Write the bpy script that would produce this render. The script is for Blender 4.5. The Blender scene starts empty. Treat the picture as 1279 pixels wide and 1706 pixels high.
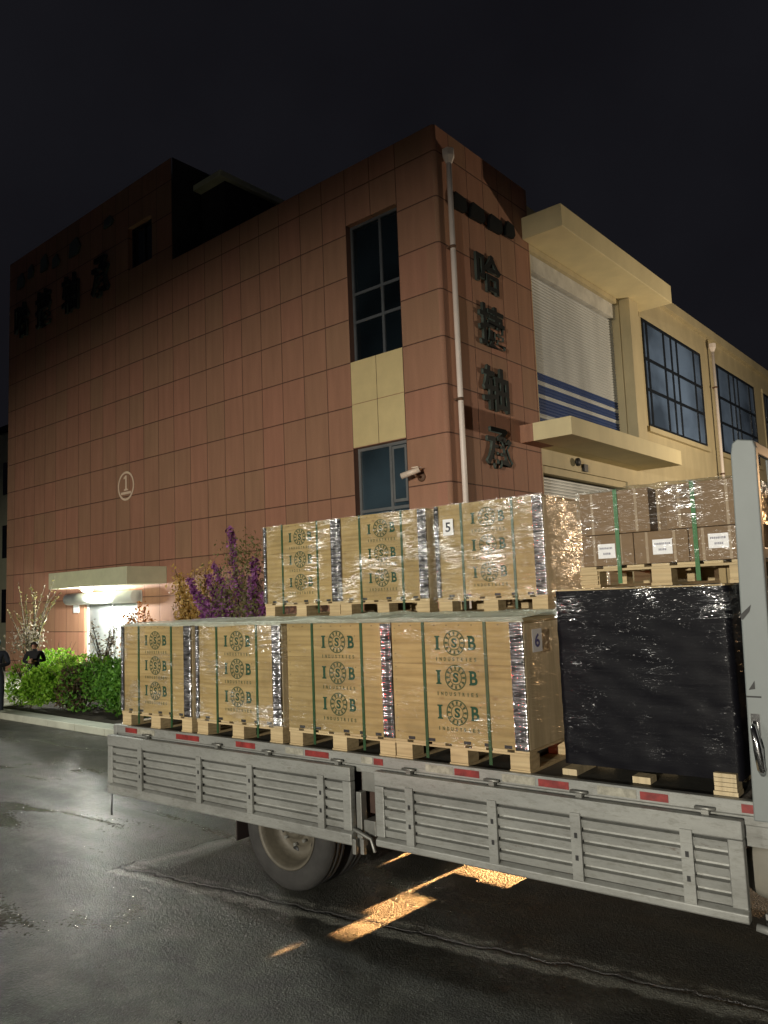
import bpy, bmesh, math, random
from mathutils import Vector, Matrix, noise
random.seed(7)
R = math.radians
PI = math.pi
scene = bpy.context.scene
col = scene.collection

# ------------------------------------------------------------------ camera
cam_d = bpy.data.cameras.new('camera')
cam_d.sensor_fit = 'VERTICAL'; cam_d.sensor_height = 36.0; cam_d.lens = 36 * 1291.75 / 1706
cam_d.clip_start = 0.05; cam_d.clip_end = 2000
cam = bpy.data.objects.new('camera', cam_d); col.objects.link(cam)
r_ = (0.7902138, 0.6115743, -0.0392310); u_ = (0.0951777, -0.0592356, 0.9936963); f_ = (-0.6053952, 0.7889664, 0.1050170)
cam.matrix_world = Matrix(((r_[0], u_[0], -f_[0], 0), (r_[1], u_[1], -f_[1], 0), (r_[2], u_[2], -f_[2], 2.2), (0, 0, 0, 1)))
scene.camera = cam

# ------------------------------------------------------------------ world, night sky
w = bpy.data.worlds.new('World'); scene.world = w; w.use_nodes = True
nt = w.node_tree; nt.nodes.clear()
wo = nt.nodes.new('ShaderNodeOutputWorld'); bg = nt.nodes.new('ShaderNodeBackground')
tc = nt.nodes.new('ShaderNodeTexCoord'); nz = nt.nodes.new('ShaderNodeTexNoise'); cr = nt.nodes.new('ShaderNodeValToRGB')
nz.inputs['Scale'].default_value = 2.4; nz.inputs['Detail'].default_value = 5
cr.color_ramp.elements[0].position = .35; cr.color_ramp.elements[0].color = (0.0050, 0.0048, 0.0064, 1)
cr.color_ramp.elements[1].position = .75; cr.color_ramp.elements[1].color = (0.0085, 0.0085, 0.0110, 1)
nt.links.new(tc.outputs['Generated'], nz.inputs['Vector']); nt.links.new(nz.outputs['Fac'], cr.inputs['Fac'])
nt.links.new(cr.outputs['Color'], bg.inputs['Color']); nt.links.new(bg.outputs[0], wo.inputs[0])
bg.inputs['Strength'].default_value = 1.0
scene.view_settings.view_transform = 'Standard'; scene.view_settings.look = 'None'
scene.view_settings.exposure = 0.0; scene.view_settings.gamma = 1.0
scene.cycles.use_denoising = True
scene.cycles.max_bounces = 8; scene.cycles.transparent_max_bounces = 24
scene.cycles.sample_clamp_indirect = 4.0

# ------------------------------------------------------------------ frames of reference
# X = along the truck towards its cab, Y = away from the viewer, s = -X.  Building frame is turned 2.66 degrees.
BC = Vector((-7.795, 12.247, 0)); BA = R(-2.66)
BM = Matrix.Translation(BC) @ Matrix.Rotation(BA, 4, 'Z')
def W(x, y, z=0): return BM @ Vector((x, y, z))           # building-local point to world

# ------------------------------------------------------------------ lamps
def lamp(name, kind, loc, watts, color, size=.1, target=None, cone=60, blend=.5, scale=(1, 1, 1)):
    d = bpy.data.lights.new(name, kind); d.energy = watts; d.color = color
    d.shadow_soft_size = size
    if kind == 'SPOT': d.spot_size = R(cone); d.spot_blend = blend
    o = bpy.data.objects.new(name, d); col.objects.link(o); o.location = loc; o.scale = scale
    if target is not None:
        q = (Vector(target) - Vector(loc)).to_track_quat('-Z', 'Y'); o.rotation_euler = q.to_euler()
    return o
# yard floodlight behind the photographer
lamp('yard_floodlight', 'SPOT', (3.0, -29, 4.6), 40000, (1.0, .93, .80), .24, (-8.0, 12, 1.8), 26, 1.0, (3.0, 1, 1))
# street lamp to the left above the loading road
lamp('street_lamp_light', 'SPOT', (-13.6, 5.65, 9), 2500, (.95, 1.0, .92), .15, (-7.5, 4.0, 0), 110, .6)
# sodium lamp on the far forecourt
lamp('sodium_lamp_light', 'SPOT', (-1.2, 27, 4.62), 270000, (1.0, .50, .18), .14, (-3.5, 4.9, -.15), 5.4, .25, (1.35, 1, 1))
lamp('sodium_lamp_light', 'SPOT', (1.0, 26, 4.9), 2600, (1.0, .56, .24), .10, (-2.4, 6.0, 2.2), 20, .3)  # added second beam, aimed only at the upper loads
lamp('wing_fill_light', 'POINT', (-.6, 24, 5.2), 1700, (1.0, .82, .60), .1)  # added warm fill for the workshop wing, split from the sodium lamp
lamp('film_glint_light', 'SPOT', (-9.5, -9.0, 4.2), 1800, (1.0, .97, .88), .10, (-4.5, 4.5, 2.2), 50, .6)  # added light that makes the crate film glint, no lamp known there
# lamp under the entrance canopy
lamp('canopy_lamp_light', 'POINT', W(-11.9, -.75, 2.42), 700, (1.0, .97, .88), .10)
# red tail lamp of a vehicle behind the photographer
lamp('tail_lamp_light', 'SPOT', (-5.6, -3.2, 1.35), 230, (1.0, .03, .02), .16, (-2.95, 4.25, 1.80), 15, .9)

# ------------------------------------------------------------------ materials
def newmat(name):
    m = bpy.data.materials.new(name); m.use_nodes = True
    n = m.node_tree; b = n.nodes['Principled BSDF']; return m, n, b
def N(n, t, **kw):
    x = n.nodes.new(t)
    for k, v in kw.items():
        if k in x.inputs: x.inputs[k].default_value = v
        else: setattr(x, k, v)
    return x
def ramp(n, fac, stops):
    c = n.nodes.new('ShaderNodeValToRGB'); e = c.color_ramp.elements
    while len(e) < len(stops): e.new(.5)
    for i, (p, v) in enumerate(stops):
        e[i].position = p; e[i].color = (v[0], v[1], v[2], 1) if hasattr(v, '__len__') else (v, v, v, 1)
    n.links.new(fac, c.inputs['Fac']); return c.outputs['Color']
def mapping(n, scale, kind='Object', rot=(0, 0, 0)):
    t = n.nodes.new('ShaderNodeTexCoord'); m = n.nodes.new('ShaderNodeMapping')
    m.inputs['Scale'].default_value = scale; m.inputs['Rotation'].default_value = rot
    n.links.new(t.outputs[kind], m.inputs['Vector']); return m.outputs['Vector']
def mth(n, op, a, b=None, c=None, clamp=False):
    x = n.nodes.new('ShaderNodeMath'); x.operation = op; x.use_clamp = clamp
    for i, v in enumerate((a, b, c)):
        if v is None: continue
        if isinstance(v, (int, float)): x.inputs[i].default_value = v
        else: n.links.new(v, x.inputs[i])
    return x.outputs[0]
def mixc(n, fac, a, b, mode='MIX'):
    x = n.nodes.new('ShaderNodeMix'); x.data_type = 'RGBA'; x.blend_type = mode
    for s, v in ((x.inputs[0], fac), (x.inputs[6], a), (x.inputs[7], b)):
        if isinstance(v, (int, float)): s.default_value = v
        elif isinstance(v, tuple): s.default_value = (*v, 1)
        else: n.links.new(v, s)
    return x.outputs[2]
def bump(n, h, strength, dist, b):
    x = n.nodes.new('ShaderNodeBump'); x.inputs['Strength'].default_value = strength; x.inputs['Distance'].default_value = dist
    n.links.new(h, x.inputs['Height']); n.links.new(x.outputs[0], b.inputs['Normal']); return x

def simple(name, c, rough=.6, metal=0, var=.18, scale=(3, 3, 3), bmp=0.0, bscale=None, spec=.5):
    m, n, b = newmat(name)
    v = mapping(n, scale); nz = N(n, 'ShaderNodeTexNoise', Scale=1.0, Detail=6.0, Roughness=.62); n.links.new(v, nz.inputs['Vector'])
    k = ramp(n, nz.outputs['Fac'], [(.3, tuple(x * (1 - var) for x in c)), (.7, tuple(min(1, x * (1 + var)) for x in c))])
    n.links.new(k, b.inputs['Base Color'])
    b.inputs['Roughness'].default_value = rough; b.inputs['Metallic'].default_value = metal
    b.inputs['Specular IOR Level'].default_value = spec
    if bmp:
        v2 = mapping(n, bscale or (40, 40, 40)); n2 = N(n, 'ShaderNodeTexNoise', Scale=1.0, Detail=4.0); n.links.new(v2, n2.inputs['Vector'])
        bump(n, n2.outputs['Fac'], bmp, .01, b)
    return m

def tile_mat(name, axis, px, off, c1, c2, joint=(.11, .055, .038)):
    m, n, b = newmat(name)
    tcn = n.nodes.new('ShaderNodeTexCoord'); sp = n.nodes.new('ShaderNodeSeparateXYZ'); n.links.new(tcn.outputs['Object'], sp.inputs[0])
    h = sp.outputs[axis]; z = sp.outputs[2]
    a = mth(n, 'DIVIDE', mth(n, 'SUBTRACT', h, off), px); bb = mth(n, 'DIVIDE', mth(n, 'SUBTRACT', z, 7.10), .945)
    def line(t, size, wd):
        d = mth(n, 'ABSOLUTE', mth(n, 'SUBTRACT', t, mth(n, 'ROUND', t)))
        return mth(n, 'LESS_THAN', d, wd / size / 2)
    def soft(t, size, wd):
        d = mth(n, 'ABSOLUTE', mth(n, 'SUBTRACT', t, mth(n, 'ROUND', t)))
        return mth(n, 'SUBTRACT', 1.0, mth(n, 'MINIMUM', mth(n, 'DIVIDE', d, wd / size), 1.0))
    vert = line(a, px, .018)
    nov = mth(n, 'GREATER_THAN', mth(n, 'MULTIPLY', h, -1 if axis == 0 else 1), (1.0 if axis == 0 else .42))
    vert = mth(n, 'MULTIPLY', vert, nov)
    hor = line(bb, .945, .024)
    j = mth(n, 'MAXIMUM', vert, hor)
    # per panel tone
    cmb = n.nodes.new('ShaderNodeCombineXYZ'); n.links.new(mth(n, 'FLOOR', a), cmb.inputs[0]); n.links.new(mth(n, 'FLOOR', bb), cmb.inputs[1])
    wn = n.nodes.new('ShaderNodeTexWhiteNoise'); wn.noise_dimensions = '2D'; n.links.new(cmb.outputs[0], wn.inputs['Vector'])
    base = mixc(n, wn.outputs['Value'], c1, c2)
    ns = N(n, 'ShaderNodeTexNoise', Scale=1.0, Detail=5.0); n.links.new(mapping(n, (6, 6, .7)), ns.inputs['Vector'])
    base = mixc(n, .55, base, mixc(n, 1.0, base, ramp(n, ns.outputs['Fac'], [(.3, .80), (.7, 1.12)]), 'MULTIPLY'))
    nf = N(n, 'ShaderNodeTexNoise', Scale=55.0, Detail=3.0); n.links.new(tcn.outputs['Object'], nf.inputs['Vector'])
    base = mixc(n, .35, base, mixc(n, 1.0, base, ramp(n, nf.outputs['Fac'], [(.3, .7), (.7, 1.3)]), 'MULTIPLY'))
    n.links.new(mixc(n, j, base, joint), b.inputs['Base Color'])
    b.inputs['Roughness'].default_value = .72; b.inputs['Specular IOR Level'].default_value = .3
    hh = mth(n, 'MULTIPLY', mth(n, 'MAXIMUM', mth(n, 'MULTIPLY', soft(a, px, .02), nov), soft(bb, .945, .025)), -1.0)
    hh = mth(n, 'ADD', hh, mth(n, 'MULTIPLY', nf.outputs['Fac'], .06))
    bump(n, hh, .5, .012, b)
    return m

M = {}
M['tile_a'] = tile_mat('terracotta_panels_front', 0, .71, -1.01, (.39, .190, .125), (.345, .195, .120))
M['tile_b'] = tile_mat('terracotta_panels_side', 1, .61, .49, (.39, .190, .125), (.345, .195, .120))
M['cream_tile'] = simple('cream_panel', (.66, .53, .27), .6, var=.06)
M['cream'] = simple('cream_render', (.50, .425, .255), .75, var=.14, scale=(1.2, 1.2, .5), bmp=.15)
M['cream_lit'] = simple('cream_render_lit_copy', (.72, .62, .36), .75, var=.10, scale=(1.2, 1.2, .5), bmp=.1)  # cream render lightened to carry the light the canopies catch from below
M['pale_canopy'] = simple('pale_green_canopy_paint', (.60, .60, .42), .6, var=.08)
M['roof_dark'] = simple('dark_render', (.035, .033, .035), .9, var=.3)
M['coping'] = simple('dark_coping', (.05, .03, .025), .8)
M['frame_dark'] = simple('dark_window_frame', (.012, .016, .022), .4)
M['frame_grey'] = simple('grey_window_frame', (.13, .14, .15), .4, metal=.4)
M['white_pvc'] = simple('white_plastic_pipe', (.82, .72, .64), .45, var=.10, scale=(2, 2, 1))
M['clamp'] = simple('rusty_clamp', (.13, .07, .04), .7)
M['letter'] = simple('black_letter_acrylic', (.012, .014, .014), .7, spec=.2)
M['letter_side'] = simple('grey_green_letter_edge', (.07, .09, .078), .45)
M['emblem'] = simple('cream_emblem_paint', (.80, .62, .46), .6, var=.04)
M['steel_grey'] = simple('galvanised_steel', (.32, .33, .33), .38, metal=.6)
M['cam_white'] = simple('camera_housing', (.75, .62, .5), .4)
M['concrete'] = simple('pale_concrete', (.48, .49, .40), .8, var=.18, scale=(2, 2, 2), bmp=.3)
M['soil'] = simple('soil', (.035, .028, .018), .95, var=.5, scale=(5, 5, 5), bmp=.6)
M['rubber'] = simple('tyre_rubber', (.026, .025, .023), .85, var=.28, scale=(7, 7, 7), bmp=.25)
M['rubber_flap'] = simple('mud_flap_rubber', (.020, .012, .010), .7, var=.3)
M['rim'] = simple('dusty_wheel_rim', (.085, .075, .055), .6, metal=.1, var=.25, scale=(9, 9, 9), bmp=.2)
M['chassis'] = simple('rusty_brown_chassis', (.055, .030, .022), .8, var=.4, scale=(6, 6, 6))
M['black'] = simple('black_metal', (.012, .012, .012), .55)
M['paper'] = simple('white_paper_label', (.74, .74, .74), .7, var=.03)
M['ink'] = simple('black_ink', (.03, .03, .04), .7)
M['ink_blue'] = simple('blue_ink', (.03, .04, .22), .7)
M['ink_grey'] = simple('grey_ink', (.25, .25, .30), .7)
M['logo'] = simple('green_logo_ink', (.004, .042, .018), .8, var=.2, scale=(30, 30, 30))
M['logo_grey'] = simple('olive_logo_ink', (.035, .055, .020), .8, var=.25, scale=(40, 40, 40))
M['strap'] = simple('dark_green_strap', (.020, .060, .022), .35, var=.2)
M['strap_bright'] = simple('bright_green_strap', (.012, .115, .018), .35, var=.2)
M['tape_red'] = simple('red_reflective_tape', (.19, .022, .019), .45, var=.55, scale=(12, 12, 12))
M['tape_white'] = simple('worn_white_tape', (.27, .26, .21), .55, var=.4, scale=(25, 25, 25))
M['cloth_black'] = simple('black_cloth', (.012, .012, .015), .9, var=.3)
M['cloth_navy'] = simple('dark_navy_cloth', (.010, .014, .022), .9, var=.3)
M['skin'] = simple('skin', (.50, .27, .19), .6, var=.05)
M['cap_blue'] = simple('pale_blue_cap_cloth', (.25, .42, .50), .8, var=.1)
M['hair'] = simple('dark_hair', (.015, .012, .010), .6)
M['hinge'] = simple('worn_steel', (.22, .22, .20), .45, metal=.6, var=.3)
M['ladder_glint'] = simple('chromed_handle', (.55, .55, .55), .18, metal=1.0)
M['door_white'] = simple('white_door_paint', (.62, .66, .68), .4, var=.06)
M['poster'] = simple('grey_shutter_box', (.62, .66, .68), .5, var=.05)

def truck_paint(name='worn_grey_truck_paint', cols=((.18, .18, .165), (.27, .275, .255), (.34, .345, .32))):
    m, n, b = newmat(name)
    v = mapping(n, (1.6, 1.6, 4)); a = N(n, 'ShaderNodeTexNoise', Scale=1.0, Detail=8.0, Roughness=.7); n.links.new(v, a.inputs['Vector'])
    c = ramp(n, a.outputs['Fac'], [(.25, cols[0]), (.5, cols[1]), (.75, cols[2])])
    v2 = mapping(n, (14, 14, 50)); d = N(n, 'ShaderNodeTexNoise', Scale=1.0, Detail=8.0, Roughness=.75); n.links.new(v2, d.inputs['Vector'])
    dirt = ramp(n, d.outputs['Fac'], [(.36, (.45, .43, .37)), (.50, (1, 1, 1))])
    c = mixc(n, .45, c, mixc(n, 1.0, c, dirt, 'MULTIPLY'))
    v3 = mapping(n, (3, 3, 9)); e = N(n, 'ShaderNodeTexNoise', Scale=2.0, Detail=9.0, Roughness=.8); n.links.new(v3, e.inputs['Vector'])
    rust = ramp(n, e.outputs['Fac'], [(.61, 0.0), (.70, .85)])
    c = mixc(n, rust, c, (.09, .05, .03))
    n.links.new(c, b.inputs['Base Color'])
    b.inputs['Metallic'].default_value = .35
    n.links.new(ramp(n, d.outputs['Fac'], [(.3, .62), (.7, .36)]), b.inputs['Roughness'])
    bump(n, a.outputs['Fac'], .25, .01, b)
    return m
M['truck'] = truck_paint()

def wood(name, c1, c2, grain_axis='x', scale=1.0, rough=.62, coat=0):
    m, n, b = newmat(name)
    s = {'x': (1.1, 9, 13), 'y': (9, 1.1, 13), 'z': (11, 11, 1.0)}[grain_axis]
    oi = n.nodes.new('ShaderNodeObjectInfo')
    tcn = n.nodes.new('ShaderNodeTexCoord'); ad = n.nodes.new('ShaderNodeVectorMath'); ad.operation = 'ADD'
    cm = n.nodes.new('ShaderNodeCombineXYZ')
    for i in range(3): n.links.new(mth(n, 'MULTIPLY', oi.outputs['Random'], 37.0 + i * 11), cm.inputs[i])
    n.links.new(tcn.outputs['Object'], ad.inputs[0]); n.links.new(cm.outputs[0], ad.inputs[1])
    mp = n.nodes.new('ShaderNodeMapping'); mp.inputs['Scale'].default_value = tuple(x * scale for x in s); n.links.new(ad.outputs[0], mp.inputs['Vector'])
    a = N(n, 'ShaderNodeTexNoise', Scale=1.0, Detail=7.0, Roughness=.6, Distortion=1.4); n.links.new(mp.outputs[0], a.inputs['Vector'])
    wv = n.nodes.new('ShaderNodeTexWave'); wv.bands_direction = 'Z' if grain_axis != 'z' else 'X'
    wv.inputs['Scale'].default_value = .55; wv.inputs['Distortion'].default_value = 9.0; wv.inputs['Detail'].default_value = 3.0
    n.links.new(mp.outputs[0], wv.inputs['Vector'])
    c = ramp(n, a.outputs['Fac'], [(.28, c2), (.62, c1)])
    c = mixc(n, .30, c, mixc(n, 1.0, c, ramp(n, wv.outputs['Fac'], [(0, .62), (.35, 1.0), (1, 1.12)]), 'MULTIPLY'))
    big = N(n, 'ShaderNodeTexNoise', Scale=2.2, Detail=3.0); n.links.new(ad.outputs[0], big.inputs['Vector'])
    c = mixc(n, .5, c, mixc(n, 1.0, c, ramp(n, big.outputs['Fac'], [(.3, .80), (.7, 1.16)]), 'MULTIPLY'))
    if name == 'plywood_sheet':
        sp = n.nodes.new('ShaderNodeSeparateXYZ'); n.links.new(tcn.outputs['Object'], sp.inputs[0])
        seam = mth(n, 'LESS_THAN', mth(n, 'ABSOLUTE', mth(n, 'SUBTRACT', sp.outputs[2], mth(n, 'ADD', .52, mth(n, 'MULTIPLY', oi.outputs['Random'], .16)))), .0016)
        vo = n.nodes.new('ShaderNodeTexVoronoi'); vo.inputs['Scale'].default_value = 3.1; mk = n.nodes.new('ShaderNodeMapping'); mk.inputs['Scale'].default_value = (.8, .8, 1.5)
        n.links.new(ad.outputs[0], mk.inputs['Vector']); n.links.new(mk.outputs[0], vo.inputs['Vector'])
        kn = ramp(n, vo.outputs['Distance'], [(.02, 1.0), (.075, 0.0)])
        st = N(n, 'ShaderNodeTexNoise', Scale=1.3, Detail=5.0, Roughness=.7); n.links.new(ad.outputs[0], st.inputs['Vector'])
        c = mixc(n, .55, c, mixc(n, 1.0, c, ramp(n, st.outputs['Fac'], [(.36, .58), (.55, 1.0)]), 'MULTIPLY'))
        c = mixc(n, mth(n, 'MULTIPLY', kn, .55), c, (.14, .07, .025)); c = mixc(n, mth(n, 'MULTIPLY', seam, .65), c, (.10, .06, .025))
    n.links.new(c, b.inputs['Base Color']); b.inputs['Roughness'].default_value = rough
    b.inputs['Specular IOR Level'].default_value = .25
    bump(n, a.outputs['Fac'], .15, .004, b)
    return m
M['ply'] = wood('plywood_sheet', (.365, .270, .120), (.265, .185, .074))
M['pine'] = wood('pale_pine', (.50, .39, .22), (.38, .28, .15), 'x', 1.4)
M['pine_side'] = wood('pale_pine_upright', (.56, .46, .29), (.42, .33, .19), 'z')
M['carton'] = simple('brown_cardboard', (.175, .115, .062), .8, var=.10, scale=(2, 2, 14))
M['carton_tape'] = simple('tan_packing_tape', (.25, .18, .10), .4, var=.1)

def wrap_mat(name, streak=.5, thick=.10, horiz=True, tint=(1, 1, 1), seed=0.0, bstr=.9, rough=.13, haze=.25, keep_k=.4):
    """clear stretch film: mostly see-through, glossy creases that catch the lamps, a thin milky body in the folds"""
    m = bpy.data.materials.new(name); m.use_nodes = True; n = m.node_tree; n.nodes.clear()
    out = n.nodes.new('ShaderNodeOutputMaterial')
    tr = n.nodes.new('ShaderNodeBsdfTransparent'); gl = n.nodes.new('ShaderNodeBsdfGlossy'); df = n.nodes.new('ShaderNodeBsdfDiffuse')
    gl.inputs['Color'].default_value = (*tint, 1); gl.inputs['Roughness'].default_value = rough
    df.inputs['Color'].default_value = (.75 * tint[0], .78 * tint[1], .75 * tint[2], 1)
    tcn = n.nodes.new('ShaderNodeTexCoord'); oi = n.nodes.new('ShaderNodeObjectInfo')
    ad = n.nodes.new('ShaderNodeVectorMath'); ad.operation = 'ADD'; cm = n.nodes.new('ShaderNodeCombineXYZ')
    for i in range(3): n.links.new(mth(n, 'MULTIPLY', oi.outputs['Random'], 23.0 + 9 * i + seed), cm.inputs[i])
    n.links.new(tcn.outputs['Object'], ad.inputs[0]); n.links.new(cm.outputs[0], ad.inputs[1])
    mp = n.nodes.new('ShaderNodeMapping'); mp.inputs['Scale'].default_value = (2.6, 2.6, 20) if horiz else (24, 24, 5)
    mp.inputs['Rotation'].default_value = (0, R(14), 0) if horiz else (0, 0, 0)
    n.links.new(ad.outputs[0], mp.inputs['Vector'])
    a = N(n, 'ShaderNodeTexNoise', Scale=1.0, Detail=3.0, Roughness=.55, Distortion=.9); n.links.new(mp.outputs[0], a.inputs['Vector'])
    mp2 = n.nodes.new('ShaderNodeMapping'); mp2.inputs['Scale'].default_value = (3.5, 3.5, 15); mp2.inputs['Rotation'].default_value = (0, R(-38), 0)
    n.links.new(ad.outputs[0], mp2.inputs['Vector'])
    c = N(n, 'ShaderNodeTexNoise', Scale=1.0, Detail=2.0, Roughness=.5, Distortion=1.6); n.links.new(mp2.outputs[0], c.inputs['Vector'])
    big = N(n, 'ShaderNodeTexNoise', Scale=3.2, Detail=2.0); n.links.new(ad.outputs[0], big.inputs['Vector'])
    zone = ramp(n, big.outputs['Fac'], [(.47, .03), (.64, 1.0)])
    ridge = mth(n, 'SUBTRACT', 1.0, mth(n, 'MULTIPLY', mth(n, 'ABSOLUTE', mth(n, 'SUBTRACT', a.outputs['Fac'], .5)), 13.0), clamp=True)
    ridge2 = mth(n, 'SUBTRACT', 1.0, mth(n, 'MULTIPLY', mth(n, 'ABSOLUTE', mth(n, 'SUBTRACT', c.outputs['Fac'], .5)), 16.0), clamp=True)
    rr = mth(n, 'MAXIMUM', ridge, ridge2)
    h = mth(n, 'ADD', rr, mth(n, 'MULTIPLY', a.outputs['Fac'], 1.2))
    bp = n.nodes.new('ShaderNodeBump'); bp.inputs['Strength'].default_value = bstr; bp.inputs['Distance'].default_value = .012
    n.links.new(h, bp.inputs['Height'])
    n.links.new(bp.outputs[0], gl.inputs['Normal'])
    g = mth(n, 'ADD', mth(n, 'MULTIPLY', mth(n, 'MULTIPLY', rr, zone), streak), thick, clamp=True)
    mx1 = n.nodes.new('ShaderNodeMixShader'); mx1.inputs[0].default_value = haze
    n.links.new(gl.outputs[0], mx1.inputs[1]); n.links.new(df.outputs[0], mx1.inputs[2])
    # a thin film lets most light through even where it glints
    keep = mth(n, 'SUBTRACT', 1.0, mth(n, 'MULTIPLY', g, keep_k))
    kc = n.nodes.new('ShaderNodeCombineColor')
    for i in range(3): n.links.new(keep, kc.inputs[i])
    n.links.new(kc.outputs[0], tr.inputs['Color'])
    mz = n.nodes.new('ShaderNodeMixShader'); n.links.new(g, mz.inputs[0])
    bl_ = n.nodes.new('ShaderNodeBsdfDiffuse'); bl_.inputs['Color'].default_value = (0, 0, 0, 1)
    n.links.new(bl_.outputs[0], mz.inputs[1]); n.links.new(mx1.outputs[0], mz.inputs[2])
    ads = n.nodes.new('ShaderNodeAddShader'); n.links.new(tr.outputs[0], ads.inputs[0]); n.links.new(mz.outputs[0], ads.inputs[1])
    n.links.new(ads.outputs[0], out.inputs[0])
    return m
M['wrap'] = wrap_mat('clear_stretch_film', .8, .010, rough=.20, bstr=.40, haze=.04)
M['wrap_heavy'] = wrap_mat('dense_stretch_film', .9, .04, rough=.20, bstr=.45, haze=.05)
M['wrap_light'] = wrap_mat('thin_stretch_film', .10, .004, rough=.18, bstr=.4, haze=.03)
M['sheet'] = wrap_mat('pale_plastic_sheeting', .35, .50, horiz=False, tint=(.80, .85, .76), haze=.6, rough=.3, keep_k=.8)

def guard_mat():
    m, n, b = newmat('silvery_film_edge')
    v = mapping(n, (9, 9, 34)); a = N(n, 'ShaderNodeTexNoise', Scale=1.0, Detail=2.0, Distortion=.6); n.links.new(v, a.inputs['Vector'])
    wv = n.nodes.new('ShaderNodeTexWave'); wv.bands_direction = 'Z'; wv.inputs['Scale'].default_value = 7.5; wv.inputs['Distortion'].default_value = 2.2
    wv.inputs['Detail Scale'].default_value = 2.0
    t = n.nodes.new('ShaderNodeTexCoord'); n.links.new(t.outputs['Object'], wv.inputs['Vector'])
    n.links.new(ramp(n, a.outputs['Fac'], [(.35, (.10, .10, .10)), (.55, (.42, .40, .42)), (.75, (.75, .74, .72))]), b.inputs['Base Color'])
    b.inputs['Metallic'].default_value = .85; b.inputs['Roughness'].default_value = .13
    bump(n, mth(n, 'ADD', wv.outputs['Fac'], a.outputs['Fac']), .8, .006, b)
    return m
M['guard'] = guard_mat()

def black_wrap():
    m, n, b = newmat('black_stretch_film')
    v = mapping(n, (1.2, 1.2, 30)); a = N(n, 'ShaderNodeTexNoise', Scale=1.0, Detail=4.0, Distortion=.4); n.links.new(v, a.inputs['Vector'])
    b.inputs['Base Color'].default_value = (.005, .005, .007, 1); b.inputs['Roughness'].default_value = .5
    b.inputs['Specular IOR Level'].default_value = .09
    bump(n, a.outputs['Fac'], .22, .008, b)
    return m
M['black_wrap'] = black_wrap()

def glass_mat(name, c, rough=.08, em=None):
    m, n, b = newmat(name)
    v = mapping(n, (.35, .35, .5)); a = N(n, 'ShaderNodeTexNoise', Scale=1.0, Detail=4.0); n.links.new(v, a.inputs['Vector'])
    n.links.new(ramp(n, a.outputs['Fac'], [(.35, tuple(x * .45 for x in c)), (.65, tuple(x * 1.5 for x in c))]), b.inputs['Base Color'])
    b.inputs['Roughness'].default_value = rough; b.inputs['Specular IOR Level'].default_value = .5
    return m
M['glass_dark'] = glass_mat('dark_window_glass', (.006, .010, .013))
M['glass_mid'] = glass_mat('blue_grey_window_glass', (.030, .048, .062))
M['glass_sky'] = glass_mat('window_glass_with_painted_sky', (.12, .18, .29), .2)  # pale blue base colour stands in for sky reflected in the panes

def shutter_mat(name, stripes):
    m, n, b = newmat(name)
    t = n.nodes.new('ShaderNodeTexCoord'); sp = n.nodes.new('ShaderNodeSeparateXYZ'); n.links.new(t.outputs['Object'], sp.inputs[0])
    z = sp.outputs[2]
    c = (.50, .515, .50)
    base = c
    if stripes:
        k = None
        for z0, z1 in ((7.02, 7.20), (6.70, 6.91), (6.22, 6.60), (5.86, 6.12), (5.74, 5.78)):
            q = mth(n, 'MULTIPLY', mth(n, 'GREATER_THAN', z, z0), mth(n, 'LESS_THAN', z, z1))
            k = q if k is None else mth(n, 'MAXIMUM', k, q)
        base = mixc(n, k, c, (.012, .045, .17))
    nz = N(n, 'ShaderNodeTexNoise', Scale=1.0, Detail=6.0); n.links.new(mapping(n, (1.5, 1.5, .4)), nz.inputs['Vector'])
    n.links.new(mixc(n, 1.0, base, ramp(n, nz.outputs['Fac'], [(.3, .78), (.7, 1.1)]), 'MULTIPLY'), b.inputs['Base Color'])
    b.inputs['Roughness'].default_value = .5; b.inputs['Metallic'].default_value = .1
    return m
M['shutter'] = shutter_mat('ribbed_shutter_with_blue_stripes', True)
M['shutter_plain'] = shutter_mat('ribbed_cream_shutter', False)

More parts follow.
